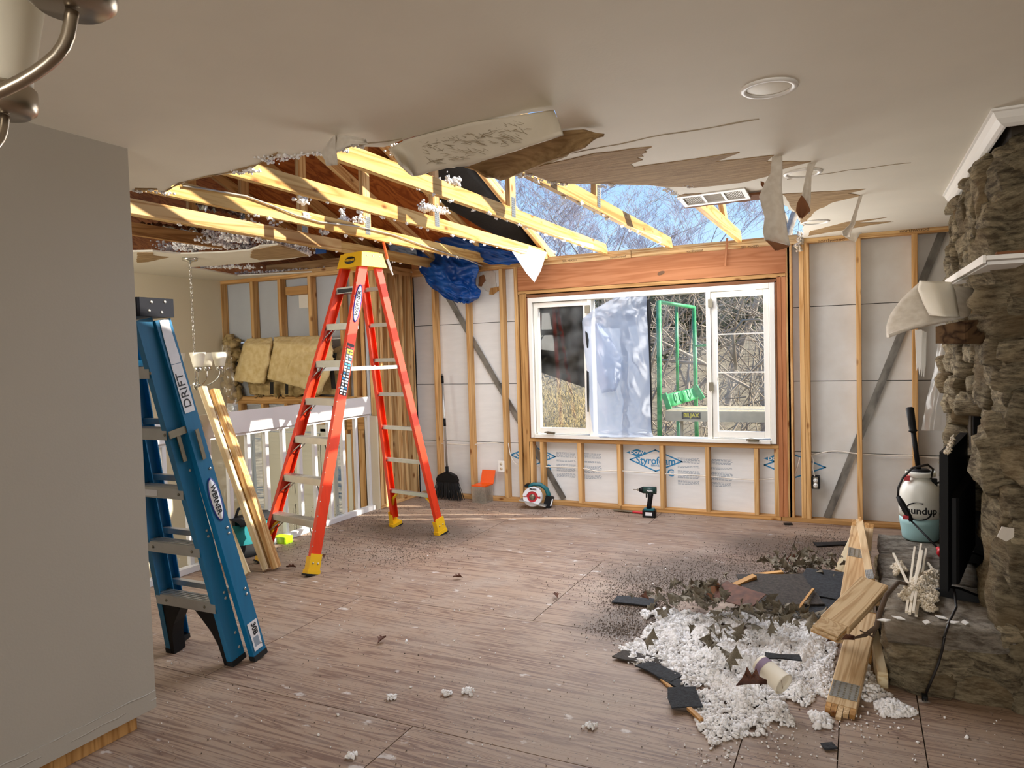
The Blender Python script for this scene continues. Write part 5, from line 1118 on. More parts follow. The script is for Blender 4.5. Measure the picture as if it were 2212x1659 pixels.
# ================================================================== ON THE HEARTH
# garden sprayer
sp = PZ(1989, 1163, HZ+.012); sp = Vector((sp.x, sp.y, HZ+.012))
spr = thing('pump_sprayer', sp, 'translucent white pump sprayer with blue liquid standing on the hearth', 'sprayer')
k = .118
lowp = [(k*.80, 0), (k*.86, .012), (k*.90, .05), (k*.97, .10), (k*1.0, .14)]; upp = [(k*1.0, .14), (k*1.01, .19), (k*1.0, .25), (k*.95, .29), (k*.82, .33), (k*.6, .358), (k*.44, .37), (k*.42, .39)]
T = Matrix.Translation(sp)
MB().lathe(upp, 36, T).obj('tank', M['tank'], spr); MB().lathe(lowp, 36, T).obj('tank_base', M['liquid'], spr, label='lower part of the tank, blue with liquid')
MB().lathe([(k*.44, .375), (k*.68, .385), (k*.70, .405), (k*.66, .415), (k*.62, .40), (k*.3, .39)], 32, T, cap=False).obj('funnel_collar', M['tank'], spr); MB().lathe([(k*.46, .39), (k*.46, .418), (k*.36, .426), (0, .426)], 24, T).obj('pump_cap', M['black'], spr)
top = sp + Vector((-.055, .02, .80)); b0 = sp + Vector((-.01, 0, .42)); MB().cyl(b0, b0.lerp(top, .66), .014).obj('pump_rod', M['black'], spr)
ga = b0.lerp(top, .60); MB().tube([ga, ga.lerp(top, .05), ga.lerp(top, .1), ga.lerp(top, .3), ga.lerp(top, .95), top], [.018, .026, .020, .021, .023, .012], 14).obj('pump_grip', M['black'], spr)
hs = [sp+Vector(v) for v in ((.05, -.05, .38), (.06, -.08, .44), (.03, -.11, .47), (-.05, -.13, .45), (-.10, -.13, .39), (-.125, -.14, .33), (-.128, -.15, .27))]
MB().tube(hs, .007, 8).obj('hose', M['cord'], spr)
wa, wb_, wc_ = hs[-1], PZ(1972, 1125, .48), PZ(2010, 1200, HZ+.06)
wa = sp+Vector((-.128, -.15, .28)); wb_ = sp+Vector((-.06, -.19, .145)); wc_ = sp+Vector((.055, -.40, .05))
MB().tube([wa, wa.lerp(wb_, .3), wa.lerp(wb_, .8), wb_], [.012, .018, .016, .012], 10).obj('trigger_handle', M['black'], spr); MB().box((0, 0, 0), (.03, .02, .02), Matrix.Translation(wa.lerp(wb_, .85)+Vector((-.02, -.01, 0)))).obj('trigger_lock', M['redplastic'], spr)
MB().cyl(wb_, wc_, .0055).obj('wand', M['black'], spr); MB().lathe([(.010, 0), (.014, .02), (.03, .035), (.032, .055), (.0, .058)], 16, along(wc_, wc_+Vector((.03, -.05, -.02)))).obj('spray_nozzle', M['redplastic'], spr)
MB().tube([sp+Vector((.07, -.02, .34)), sp+Vector((.10, -.05, .36)), sp+Vector((.14, -.04, .39)), sp+Vector((.20, 0, .38))], .006, 6).obj('strap', M['cord'], spr); MB().box((0, 0, 0), (.03, .03, .05), Matrix.Translation(sp+Vector((.07, -.03, .35)))).obj('strap_clip', M['black'], spr)
MB().box((0, 0, 0), (.03, .03, .03), Matrix.Translation(sp+Vector((-.075, -.05, .375)))).obj('pressure_valve', M['redplastic'], spr)
# lettering wrapped on the tank
def wrap(o, c, R_, ang):
    for v in o.data.vertices:
        a = ang + v.co.x/R_; rr = R_+.0012+v.co.z; v.co = Vector((c.x+rr*math.sin(a), c.y-rr*math.cos(a), c.z+v.co.y))
a_cam = math.atan2(EYE.x-sp.x, -(EYE.y-sp.y)); 
t_ = text('Roundup', .058, M['ink'], Matrix(), spr, bold=.0012); wrap(t_, sp+Vector((0, 0, .19)), k*1.0, a_cam-.12)
mb = MB(); pts = [(.075*math.cos(a), .055*math.sin(a)) for a in np.linspace(-2.6, -.1, 22)]; p2_ = [(.064*math.cos(a), .047*math.sin(a)) for a in np.linspace(-2.6, -.1, 22)]
o = MB().prism(pts+p2_[::-1], 0, .0006).obj('logo_swoosh', M['ink'], spr, Matrix()); wrap(o, sp+Vector((0, 0, .187)), k*1.0, a_cam-.1)
pts = [(.075*math.cos(a), .055*math.sin(a)) for a in np.linspace(1.2, 2.7, 16)]; p2_ = [(.068*math.cos(a), .047*math.sin(a)) for a in np.linspace(1.2, 2.7, 16)]
o = MB().prism(pts+p2_[::-1], 0, .0006).obj('logo_swoosh', M['ink'], spr, Matrix()); wrap(o, sp+Vector((0, 0, .187)), k*1.0, a_cam-.1)
for o in spr.children:
    if o.name.startswith(('lettering', 'logo_swoosh')): o.matrix_parent_inverse = world(spr).inverted(); o.matrix_basis = Matrix(); o.data.update()
# television, seen along its edge, standing on the hearth
ta = PZ(2030, 1296, HZ+.01); ta.z = HZ+.005; tdir = Vector((.20, .98, 0)).normalized(); tn = Vector((-tdir.y, tdir.x, 0)); TLn = .86; TH = .645
tv_ = thing('television', ta, 'black flat television standing edge on in front of the firebox', 'television'); TM = frame(tdir, -tn, (0, 0, 1), ta)
MB().box((TLn/2, .018, .05+TH/2), (TLn, .036, TH), TM, .003).obj('screen_housing', M['black'], tv_); MB().box((TLn/2, -.001, .05+TH/2), (TLn-.03, .003, TH-.03), TM).obj('screen', M['gloss'], tv_)
MB().box((TLn/2, .055, .05+TH*.36), (TLn*.94, .04, TH*.62), TM, .012).obj('rear_housing', M['black'], tv_)
for x in (.05, TLn-.12): 
    MB().prism([(-.10, 0), (.16, 0), (.17, .012), (.04, .05), (.0, .05), (-.11, .012)], -.018, .018, TM @ Matrix.Translation((x+.03, .03, 0)) @ frame((0, 1, 0), (0, 0, 1), (1, 0, 0), (0, 0, 0))).obj('stand_foot', M['black'], tv_)
cdp = [ta+Vector((.06, .04, .06)), PZ(2066, 1312, HZ+.03), PZ(2052, 1340, HZ+.012), PZ(2040, 1375, HZ+.012), PY(2036, 1402, HY0-.05), PY(2026, 1436, HY0-.06), PY(2012, 1470, HY0-.06), PZ(1999, 1500, .02)]
cd = MB().tube(cdp, .0055, 8).obj('power_cord', M['cord'], label='black power cord with a plug trailing over the hearth edge', cat='cord')
cd_p = cdp[-1]; MB().box((0, 0, 0), (.022, .034, .02), Matrix.Translation(cd_p+Vector((-.004, -.02, -.004))), .004).obj('plug', M['black'], cd); 
for x in (-.006, .004): MB().box((0, 0, 0), (.0015, .018, .006), Matrix.Translation(cd_p+Vector((x-.002, -.045, -.006)))).obj('plug_prong', M['zinc'], cd)
# rods and wool on the hearth
rods = [((1976, 1182), (1958, 1322)), ((1990, 1176), (1965, 1325)), ((1992, 1190), (1973, 1322)), ((2001, 1186), (1979, 1330)), ((1930, 1196), (1962, 1262)), ((1985, 1230), (1968, 1300)), ((2004, 1216), (2020, 1238))]
rl_ = ['left rod of the white bundle on the hearth', 'tallest rod of the white bundle on the hearth', 'middle rod of the white bundle on the hearth', 'right rod of the white bundle on the hearth', 'white rod lying apart, slanting left of the bundle', 'short white rod inside the bundle on the hearth', 'short white rod lying by the red nozzle']
for i, (a, b) in enumerate(rods):
    pa_, pb_ = PZ(*a, HZ+.035+.014*(i % 3)), PZ(*b, HZ+.022+.010*(i % 3)); beam('plastic_rod', pa_, pb_, .011, .011, M['rod'], None, (1, 0, 0), .001, label=rl_[i], cat='rod', group='white rods on the hearth')
def pile(poly_px, z, n, hfun, rad, name, m, label, zp=None, **kk):
    poly = [tuple(PZ(x, y, z).xy) for x, y in poly_px]; xs = [p[0] for p in poly]; ys = [p[1] for p in poly]; pts = []; rr = []
    while len(pts) < n:
        x, y = random.uniform(min(xs), max(xs)), random.uniform(min(ys), max(ys))
        if not inpoly(x, y, poly): continue
        dedge = min(((Vector((x, y))-geometry.intersect_point_line(Vector((x, y, 0)), Vector((*poly[i-1], 0)), Vector((*poly[i], 0)))[0].xy).length) for i in range(len(poly)))
        h = hfun(x, y, dedge); pts.append((x, y, z + h)); rr.append(random.uniform(*rad))
    return blobs(name, pts, rr, M[m], label=label, cat='insulation', kind='stuff', **kk)
hp = lambda x, y, d: (min(.07, d*.8)+.012)*(.7+.5*noise.noise(Vector((x*16, y*16, 0))))*random.uniform(.3, 1)
pile([(1942, 1290), (1975, 1250), (2015, 1232), (2028, 1240), (2026, 1300), (2000, 1308), (1975, 1300), (1950, 1298)], HZ+.02, 3200, hp, (.003, .009), 'hearth_wool', 'fluffwarm', 'cream wool heaped on the hearth beside the television')
pile([(1925, 1225), (1945, 1215), (1960, 1235), (1935, 1245)], HZ+.015, 160, hp, (.005, .012), 'hearth_wool', 'fluffwarm', 'small cream wool tuft on the hearth left of the rods')
pile([(1990, 1305), (2020, 1310), (2022, 1325), (1992, 1318)], HZ+.012, 120, hp, (.004, .010), 'hearth_wool', 'fluffwarm', 'cream wool tuft at the foot of the rod bundle')
pile([(2040, 982), (2052, 955), (2060, 942), (2062, 950), (2050, 985)], ta.z+.05+TH+.003, 90, lambda x, y, d: .006, (.004, .010), 'screen_wool', 'fluffwarm', 'cream wool dust on the top edge of the television')
for i, (px, py) in enumerate(((1908, 1340), (2000, 1345), (2035, 1335), (2060, 1345), (2085, 1345), (1940, 1335))):
    MB().prism(jag([(-.025, -.01), (.0, .014), (.03, .008), (.01, -.014)], .02, .003, True), 0, .004, Matrix.Translation(PZ(px, py, HZ+.012)) @ Matrix.Rotation(i*1.1, 4, 'Z')).obj('paint_chip', M['white'], label='white chip lying on the front hearth slab', cat='chip', group='white chips on the hearth')
# ================================================================== BROKEN TIMBERS BESIDE THE HEARTH
def timber(p0, p1, w, d, label, m='timber', side=(1, 0, 0), plate=None, splinter=0):
    t = thing('broken_timber', p0, label, 'timber'); p0, p1 = Vector(p0), Vector(p1); Mx = along(p0, p1, side); L = (p1-p0).length
    mb = MB().box((0, 0, L/2), (w, d, L), ch=.003); mb.obj('timber', M[m], t, Mx)
    for s in splinter if splinter else ():
        for i in range(5):
            x0 = -w/2 + w*(i+.5)/5; l = random.uniform(.03, .12); zz = 0 if s < 0 else L
            MB().prism([(x0-w/11, -d*.45), (x0+w/11, -d*.45), (x0+w/14, d*.42), (x0-w/14, d*.42)], min(zz, zz+s*l), max(zz, zz+s*l), Mx).obj('splinter', M['old' if random.random() < .4 else m], t)
    for (z, f) in plate or ():
        o = MB().box((0, f*(d/2+.001), z), (w*.92, .002, .11), Mx).obj('nail_plate', M['plate'], t); mb = MB()
        for a in range(5):
            for b in range(7): mb.box((-w*.38+a*w*.19, f*(d/2+.0025), z-.045+b*.015), (w*.06, .0012, .008), Mx)
        mb.obj('plate_teeth', M['zinc'], o, kind='stuff')
    return t
q0, q1 = PY(1817, 1532, -3.36), PY(1868, 1330, -2.62)
timber(q0, q1, .115, .04, 'long broken timber lying towards the camera beside the white heap, nail plate at its end', side=(1, .1, 0), plate=((.10, 1), (.10, -1)), splinter=(-1,))
u0, u1 = PY(1832, 1385, -2.85), PY(1862, 1145, -1.60)
timber(u0, u1, .125, .042, 'upper broken timber rising behind the elbow, with knotty flat face', side=(1, 0, -.1), plate=((.9, 1), (.9, -1)), splinter=(1,))
v0, v1 = PY(1803, 1350, -3.05), PY(1888, 1262, -2.66)
timber(v0, v1, .04, .13, 'short elbow block jutting over the heap with a splintered end', side=(.3, .3, 1), splinter=(-1,))
w0, w1 = PY(1886, 1280, -2.60), PY(1862, 1150, -1.75)
timber(w0, w1, .04, .14, 'timber meeting the elbow block, split along its edge', side=(1, .2, .2), plate=((.06, -1),), splinter=(1,))
timber(PZ(1818, 1236, .02), PY(1858, 1150, -1.2), .09, .02, 'white painted board standing behind the broken timbers', 'whitewood', side=(1, 0, 0))
timber(PZ(1907, 1472, .03), PY(1872, 1300, -2.1), .042, .085, 'pale two by four lying against the hearth side', 'whitewood', side=(1, 0, 0))
timber(PZ(1872, 1395, .05), PY(1880, 1330, -2.55), .06, .05, 'dark splintered timber stub under the elbow block', 'old', side=(1, 0, 0), splinter=(-1,))
br = [PZ(1962, 1262, HZ+.03), PZ(1940, 1258, HZ+.08), PY(1915, 1285, -2.9), PY(1900, 1325, -2.95), PY(1893, 1355, -2.98), PY(1868, 1372, -3.0), PY(1845, 1378, -3.02)]
bo = MB().tube(br, [.007, .010, .011, .012, .012, .009, .005], 7).obj('branch', M['branch'], label='thin dark branch arching from the hearth to the floor', cat='branch'); MB().tube([br[4], PY(1886, 1375, -3.0), PY(1858, 1362, -3.02)], [.007, .006, .003], 6).obj('twig', M['branch'], bo)
# ================================================================== DEBRIS HEAP
heap_px = [(1338, 1402), (1362, 1392), (1385, 1378), (1405, 1350), (1382, 1325), (1420, 1318), (1470, 1322), (1520, 1330), (1600, 1318), (1680, 1325), (1740, 1315), (1800, 1290), (1828, 1305), (1812, 1380), (1800, 1440), (1800, 1520), (1770, 1500), (1740, 1530), (1690, 1510), (1720, 1575), (1660, 1560), (1650, 1590), (1600, 1595), (1560, 1602), (1535, 1622), (1530, 1600), (1505, 1570), (1500, 1535), (1480, 1510), (1462, 1470), (1430, 1445), (1380, 1440), (1355, 1425)]
hpoly = [tuple(PZ(x, y, 0).xy) for x, y in heap_px]
def dedge(x, y): return min((Vector((x, y))-geometry.intersect_point_line(Vector((x, y, 0)), Vector((*hpoly[i-1], 0)), Vector((*hpoly[i], 0)))[0].xy).length for i in range(len(hpoly)))
def hgt(x, y, d): return min(.10, d*.55)*(.75+.7*noise.noise(Vector((x*6, y*6, 2))))
xs = [p[0] for p in hpoly]; ys = [p[1] for p in hpoly]; pts = []; rr = []
while len(pts) < 30000:
    x, y = random.uniform(min(xs), max(xs)), random.uniform(min(ys), max(ys))
    if inpoly(x, y, hpoly):
        d = dedge(x, y)
        if d < .05 and random.random() < .55 and noise.noise(Vector((x*20, y*20, 5))) < .1: continue
        if noise.noise(Vector((x*9, y*9, 8))) < -.34: continue
        pts.append((x, y, .006 + max(0, hgt(x, y, d))*(1-random.random()**3*.6) + .012*noise.noise(Vector((x*30, y*30, 1))))); rr.append(random.choice((.003, .004, .005, .006, .008, .011))*random.uniform(.8, 1.1))
heap = blobs('wool_heap', pts, rr, M['fluff'], rough=.62, label='big heap of white blown wool on the floor beside the broken timbers', cat='insulation', kind='stuff')
nx, ny = 190, 190; bm_ = {}; mv = []; mf = []; x0_, x1_, y0_h, y1_h = min(xs), max(xs), min(ys), max(ys)
def lump(x, y):
    q = Vector((x, y, 0)); return .018*noise.noise(q*18) + .014*noise.noise(q*41+Vector((3, 0, 0))) + .010*noise.noise(q*90)
for i in range(nx+1):
    for j in range(ny+1):
        x, y = x0_+(x1_-x0_)*i/nx, y0_h+(y1_h-y0_h)*j/ny
        if not inpoly(x, y, hpoly): continue
        d = dedge(x, y); h = hgt(x, y, d)+min(1, d/.04)*abs(lump(x, y))*1.6
        if d < .03 and noise.noise(Vector((x*25, y*25, 4))) < 0: continue
        bm_[i, j] = len(mv); mv.append((x+random.uniform(-.003, .003), y+random.uniform(-.003, .003), .003+max(0, h)))
for (i, j), k_ in bm_.items():
    q = [bm_.get(c) for c in ((i, j), (i+1, j), (i+1, j+1), (i, j+1))]
    if None not in q: mf.append(tuple(q))
MB().add(mv, mf).obj('wool_mass', M['fluff'], heap, kind='stuff', fix=False)
def scatter_pile(poly, n, label, m='fluff', rad=(.005, .014), h=.03, name='wool_tuft'):
    pile(poly, 0.004, n, lambda x, y, d: min(h, d*.7)*random.uniform(.3, 1), rad, name, m, label)
scatter_pile([(1888, 1520), (1925, 1512), (1985, 1542), (1950, 1550), (1905, 1546)], 420, 'elongated white wool tuft on the floor in front of the hearth')
scatter_pile([(1840, 1430), (1870, 1430), (1905, 1490), (1930, 1505), (1870, 1515), (1845, 1490)], 380, 'thin white wool trail between the timbers and the hearth')
scatter_pile([(1748, 1540), (1790, 1545), (1798, 1570), (1760, 1575)], 130, 'small white wool tuft below the end of the long timber')
scatter_pile([(1740, 1318), (1800, 1285), (1826, 1270), (1820, 1300), (1770, 1325)], 260, 'white wool scattered over the dark shingles')
# crumbs over the floor
pts = []; rr = []
for _ in range(650):
    px, py = random.uniform(340, 2200), random.uniform(1110, 1655)
    p = PZ(px, py, .004)
    if p.x > .05 and p.y > -3.1: continue
    pts.append((p.x, p.y, .004)); rr.append(random.uniform(.001, .0035) if random.random() < .95 else random.uniform(.004, .008))
for cx, cy, n in ((1700, 1620, 40), (1850, 1560, 50), (1330, 1395, 30), (1560, 1640, 30)):
    for _ in range(n):
        p = PZ(cx+random.gauss(0, 45), cy+random.gauss(0, 22), .004); pts.append((p.x, p.y, .004)); rr.append(random.uniform(.002, .006))
blobs('plaster_crumbs', pts, rr, M['fluff'], label='white crumbs of plaster and wool scattered over the plywood floor', cat='crumbs', kind='stuff')
pts = []; rr = []
for cx, cy, sx, sy, n in ((1380, 1305, 45, 20, 700), (1420, 1265, 90, 18, 600), (1560, 1235, 120, 20, 700), (1680, 1200, 90, 18, 500), (1770, 1175, 45, 20, 350), (1350, 1360, 40, 12, 300), (900, 1160, 70, 24, 350), (760, 1120, 60, 14, 300), (860, 1195, 50, 18, 240), (700, 1180, 80, 30, 300), (1300, 1105, 200, 8, 260), (1000, 1090, 120, 8, 200)):
    for _ in range(n*4):
        p = PZ(cx+random.gauss(0, sx), cy+random.gauss(0, sy), .002)
        if p.y > -.02 or (p.x > .08 and p.y > -3.1): continue
        pts.append((p.x, p.y, .003)); rr.append(random.uniform(.0008, .0032))
for _ in range(900):
    p = PZ(random.uniform(340, 2200), random.uniform(1110, 1655), .003)
    if p.x > .05 and p.y > -3.1: continue
    pts.append((p.x, p.y, .003)); rr.append(random.uniform(.0008, .003))
blobs('dirt_grit', pts, rr, M['dirt'], rough=.7, label='dark grit and dirt swept in drifts across the floor', cat='dirt', kind='stuff')
# shingles and board scraps in the heap
def slabpiece(name, px, py, z, w, h, rz, tilt, m, label, cat, th=.006, group=None, az=0.0):
    c = PZ(px, py, z); poly = jag([(-w/2, -h/2), (w/2, -h/2*.9), (w/2*.95, h/2), (-w/2*.9, h/2*.95)], .06, .010, True)
    MB().prism(poly, 0, th, Matrix.Translation(c) @ Matrix.Rotation(rz, 4, 'Z') @ Matrix.Rotation(tilt, 4, 'X') @ Matrix.Rotation(az, 4, 'Y')).obj(name, M[m], label=label, cat=cat, group=group)
slabpiece('shingle', 1678, 1275, .10, .42, .40, .35, .14, 'shinglebrown', 'broad brown black shingle at the back of the heap, tilted', 'shingle', .010)
slabpiece('shingle', 1785, 1262, .10, .34, .42, -.15, .10, 'shingle', 'dark shingle leaning against the broken timbers, upper one', 'shingle')
slabpiece('shingle', 1778, 1300, .07, .34, .40, -.05, .05, 'shingle', 'dark shingle leaning against the broken timbers, lower one', 'shingle')
slabpiece('shingle', 1372, 1299, .012, .26, .11, .1, .03, 'shingle', 'narrow black shingle strip at the left back of the heap', 'shingle')
slabpiece('shingle', 1380, 1424, .012, .24, .10, -.2, .02, 'shinglebrown', 'shingle poking out of the white heap at its left tip', 'shingle')
slabpiece('shingle', 1425, 1450, .014, .22, .10, -.5, .02, 'shingle', 'shingle poking out left of the heap, below the tip', 'shingle')
slabpiece('shingle', 1452, 1472, .012, .14, .06, -.6, .02, 'shingle', 'small black shingle strip by the thin splinter', 'shingle')
slabpiece('shingle', 1478, 1508, .03, .13, .15, .4, .12, 'shingle', 'squarish black shingle at the lower left of the heap', 'shingle')
slabpiece('shingle', 1790, 1613, .006, .05, .04, .5, .02, 'shingle', 'tiny black shingle fragment on the bare floor at front', 'shingle')
slabpiece('shingle', 1690, 1420, .10, .16, .06, .2, .06, 'shingle', 'black shingle scrap in the white heap beside the cup', 'shingle')
slabpiece('shingle', 1800, 1175, .008, .30, .10, .5, .01, 'felt', 'ragged black felt scrap behind the heap near the wall', 'felt scrap')
slabpiece('shingle', 1702, 1132, .006, .07, .05, .3, .02, 'felt', 'little black felt scrap by the wall plate under the window', 'felt scrap')
slabpiece('board_scrap', 1590, 1285, .16, .30, .16, -.6, .35, 'leafbrown', 'reddish brown board scrap standing in the leaves', 'board scrap', .004)
slabpiece('board_scrap', 1545, 1278, .15, .12, .10, .9, .6, 'darkpaper', 'curled brown paper scrap in the leaves', 'board scrap', .003)
def stick(a, b, za, zb, w, m, label): beam('splinter', PZ(*a, za), PZ(*b, zb), w, w*.6, M[m], None, (1, 0, 0), .001, label=label, cat='splinter')
stick((1572, 1272), (1630, 1245), .10, .14, .035, 'old', 'thick wood splinter at the back of the heap'); stick((1632, 1243), (1690, 1236), .12, .13, .03, 'old', 'second wood splinter at the back, nearer the leaves')
stick((1430, 1468), (1460, 1496), .01, .01, .016, 'old', 'thin wood splinter at the left of the heap'); stick((1488, 1530), (1515, 1555), .02, .02, .02, 'old', 'wood splinter at the lower left of the heap'); stick((1722, 1318), (1757, 1272), .10, .12, .014, 'old', 'slim splinter lying across the dark shingles')
# dry leaves: four shapes, copied one by one
def leaf_mesh(seed, m):
    r_ = random.Random(seed); lob = [(0, 0), (.25, .10), (.32, .30), (.50, .16), (.62, .34), (.75, .14), (1, 0), (.74, -.16), (.6, -.30), (.48, -.12), (.3, -.28), (.22, -.10)]
    mb = MB(); c1, c2_ = r_.choice((-1, 1))*r_.uniform(.5, .9), r_.uniform(.5, 1.6)
    top_ = [Vector((x, y, .30*math.sin(x*c2_*2.2)+abs(y)*c1*1.5+.1*math.sin(7*x))) for x, y in lob]; mid_ = [Vector((t, 0, .22*math.sin(t*c2_*2)-.03)) for t in (0, .25, .5, .75, 1)]
    vs = top_ + mid_; near_ = lambda p: 12+min(range(5), key=lambda i: abs(mid_[i].x-p.x)); fs = []
    for i in range(12):
        j = (i+1) % 12; a, b = near_(top_[i]), near_(top_[j]); fs.append((i, j, b)); 
        if a != b: fs.append((i, b, a))
    mb.add(vs, fs, True); me = mb.mesh('dry_leaf'); me.materials.append(M[m]); return me
lm_ = [leaf_mesh(i, 'leaf') for i in range(4)] + [leaf_mesh(9, 'leafbrown')]
lab = ['grey green curled leaf', 'brown curled leaf']
def leaves(n, cx, cy, sx, sy, z0, z1, where, grp):
    for i in range(n):
        me = lm_[4] if random.random() < .035 else random.choice(lm_[:4]); o = bpy.data.objects.new('dry_leaf', me); p = PZ(random.gauss(cx, sx), random.gauss(cy, sy), random.uniform(z0, z1))
        if p.x > .05: p.x = random.uniform(-.3, 0)
        s = random.uniform(.045, .10); put(o, None, Matrix.Translation(p) @ Matrix.Rotation(random.uniform(0, 6.3), 4, 'Z') @ Matrix.Rotation(random.uniform(-1.1, 1.1), 4, 'X') @ Matrix.Rotation(random.uniform(-1.2, .7), 4, 'Y') @ Matrix.Diagonal((s, s, s, 1)))
        tag(o, 'dry curled leaf '+where, 'leaf', grp)
leaves(95, 1510, 1290, 45, 14, .05, .17, 'in the tangle at the left back of the heap', 'leaves at the left back')
leaves(60, 1660, 1328, 45, 12, .09, .17, 'along the edge between wool and shingles', 'leaves along the wool edge')
leaves(85, 1735, 1222, 45, 12, .03, .12, 'in the grey bank behind the shingles', 'leaves behind the shingles')
leaves(16, 1560, 1385, 40, 12, .13, .16, 'lying on top of the white wool, left part', 'leaves on the wool')
leaves(8, 1430, 1300, 14, 8, .03, .08, 'at the left back tip beside the black strip', 'leaves at the tip')
for (px, py, z, lab_) in ((1399, 1405, .06, 'single dark leaf standing at the left tip of the heap'), (1748, 1370, .15, 'pointed leaf standing in the wool by the elbow block'), (1578, 1450, .14, 'leaf standing upright in the wool left of the cup')):
    o = bpy.data.objects.new('dry_leaf', lm_[1]); put(o, None, Matrix.Translation(PZ(px, py, z)) @ Matrix.Rotation(1.2, 4, 'Z') @ Matrix.Rotation(-1.0, 4, 'Y') @ Matrix.Diagonal((.11, .11, .11, 1))); tag(o, lab_, 'leaf')
for (px, py, z, lab_) in ((1590, 1480, .14, 'rust brown leaf in the wool below the cup'), (1785, 1385, .13, 'rust brown leaf beside the long timber')):
    o = bpy.data.objects.new('dry_leaf', lm_[4]); put(o, None, Matrix.Translation(PZ(px, py, z)) @ Matrix.Diagonal((.12, .12, .12, 1))); tag(o, lab_, 'leaf')
# paper cup on its side
ca, cb_ = PZ(1640, 1432, .17), PZ(1674, 1462, .14); ax_ = (cb_-ca).normalized(); cpp = thing('paper_cup', ca, 'cream paper cup with a mauve band lying on the white heap', 'cup'); Mx = along(ca, ca+ax_)
MB().lathe([(.038, 0), (.040, .02), (.0455, .125), (.0475, .128), (.0475, .133), (.044, .133), (.037, .006), (0, .006)], 32, Mx).obj('cup_wall', M['cup'], cpp)
MB().lathe([(.0398, .012), (.0418, .040)], 32, Mx, cap=False).obj('cup_band', M['cupband'], cpp); MB().lathe([(.0, .121), (.044, .121)], 28, Mx, cap=False).obj('cup_lid', M['cup'], cpp); MB().box((0, 0, .123), (.0015, .082, .001), Mx).obj('lid_slit', M['inkbrown'], cpp)
# loose tufts on open floor
for px, py, lab_ in ((848, 1506, 'white plaster flake on the open floor'), (968, 1498, 'grey white tuft on the open floor, right of the flake'), (1010, 1493, 'small white tuft on the open floor, rightmost'), (760, 1633, 'pale grey tuft on the floor near the bottom edge'), (415, 1290, 'white tuft under the blue ladder'), (1275, 1568, 'white plaster ring mark on the floor')):
    c = PZ(px, py, .008); n = 26; blobs('wool_tuft', [(c.x+random.gauss(0, .012), c.y+random.gauss(0, .010), .006+random.random()*.01) for _ in range(n)], [random.uniform(.004, .009) for _ in range(n)], M['fluff'], label=lab_, cat='insulation', kind='stuff')
for px, py, lab_ in ((905, 1075, 'dark twig scrap near the broom'), (700, 1207, 'dark curled scrap right of the leaning boards'), (1205, 1293, 'dark curled scrap on the floor seam'), (1000, 1247, 'small dark chip in mid floor'), (815, 1390, 'small brown scrap on the floor right of the blue ladder'), (640, 1225, 'dark leaf scrap between the boards and red ladder foot')):
    o = bpy.data.objects.new('leaf_scrap', lm_[4]); put(o, None, Matrix.Translation(PZ(px, py, .01)) @ Matrix.Rotation(random.random()*6, 4, 'Z') @ Matrix.Diagonal((.07, .07, .05, 1))); tag(o, lab_, 'scrap')
# ================================================================== TOOLS ALONG THE BACK WALL
# push-up broom
bp_, bt_ = PZ(972, 1078, 0), PY(955, 807, -.03); bp_.y = -.10; bh = bp_ + Vector((0, 0, .30)); bm = thing('angle_broom', bp_, 'black angle broom with a grey metal pole leaning by the second stud', 'broom')
MB().cyl(bh, bt_, .011).obj('pole', M['alu'], bm); MB().cyl(bt_.lerp(bh, .02), bt_.lerp(bh, .10), .014).obj('end_grip', M['black'], bm); MB().cyl(bt_.lerp(bh, .46), bt_.lerp(bh, .54), .014).obj('pole_joint', M['black'], bm); MB().cyl(bh-Vector((0, 0, .04)), bh+(bt_-bh).normalized()*.05, .017).obj('socket', M['black'], bm)
hd = MB().prism([(-.125, -.03), (-.10, .015), (-.03, .045), (.03, .045), (.10, .015), (.125, -.035), (.12, -.055), (-.12, -.05)], -.028, .028, frame((1, 0, 0), (0, 0, 1), (0, -1, 0), bp_+Vector((.0, 0, .245)))).obj('broom_head', M['black'], bm)
mb = MB()
for i in range(46):
    for j in range(3):
        u = -1+2*i/45; p = bp_+Vector((u*.118, -.018+.018*j, .20)); q = bp_+Vector((u*.165+.012+random.uniform(-.01, .01), -.045+.04*j+random.uniform(-.01, .01), .004+.02*(1-u)*.4)); mb.tube([p, p.lerp(q, .55)+Vector((0, 0, .01)), q], [.003, .0028, .002], 4, False)
mb.obj('bristles', M['rubber'], bm, kind='stuff')
# box of screws with an orange lid
c = PZ(1043, 1084, 0); c.z = .002; fb = thing('fastener_tub', c, 'clear square tub of fasteners with its orange lid flipped open', 'tub'); T = Matrix.Translation(c) @ Matrix.Rotation(-.06, 4, 'Z')
for cc_, d in (((0, -.075, .085), (.155, .004, .17)), ((0, .075, .085), (.155, .004, .17)), ((-.076, 0, .085), (.004, .148, .17)), ((.076, 0, .085), (.004, .148, .17)), ((0, 0, .003), (.15, .148, .006))): MB().box(cc_, d, T).obj('tub_wall', M['clearfilm'], fb)
mb = MB(); 
for _ in range(260):
    p = Vector((random.uniform(-.066, .066), random.uniform(-.066, .066), random.uniform(.01, .115))); d = Vector((random.gauss(0, 1), random.gauss(0, 1), random.gauss(0, .5))).normalized()*.022; mb.tube([T @ (p-d), T @ (p+d)], .0028, 4)
mb.obj('screws', M['zinc'], fb, kind='stuff')
MB().box((0, 0, .173), (.162, .158, .012), T).obj('lid_rim', M['orange'], fb); MB().box((0, 0, .07), (.16, .006, .14), T @ Matrix.Translation((.008, .078, .176)) @ Matrix.Rotation(-.35, 4, 'X'), .004).obj('lid', M['orange'], fb)
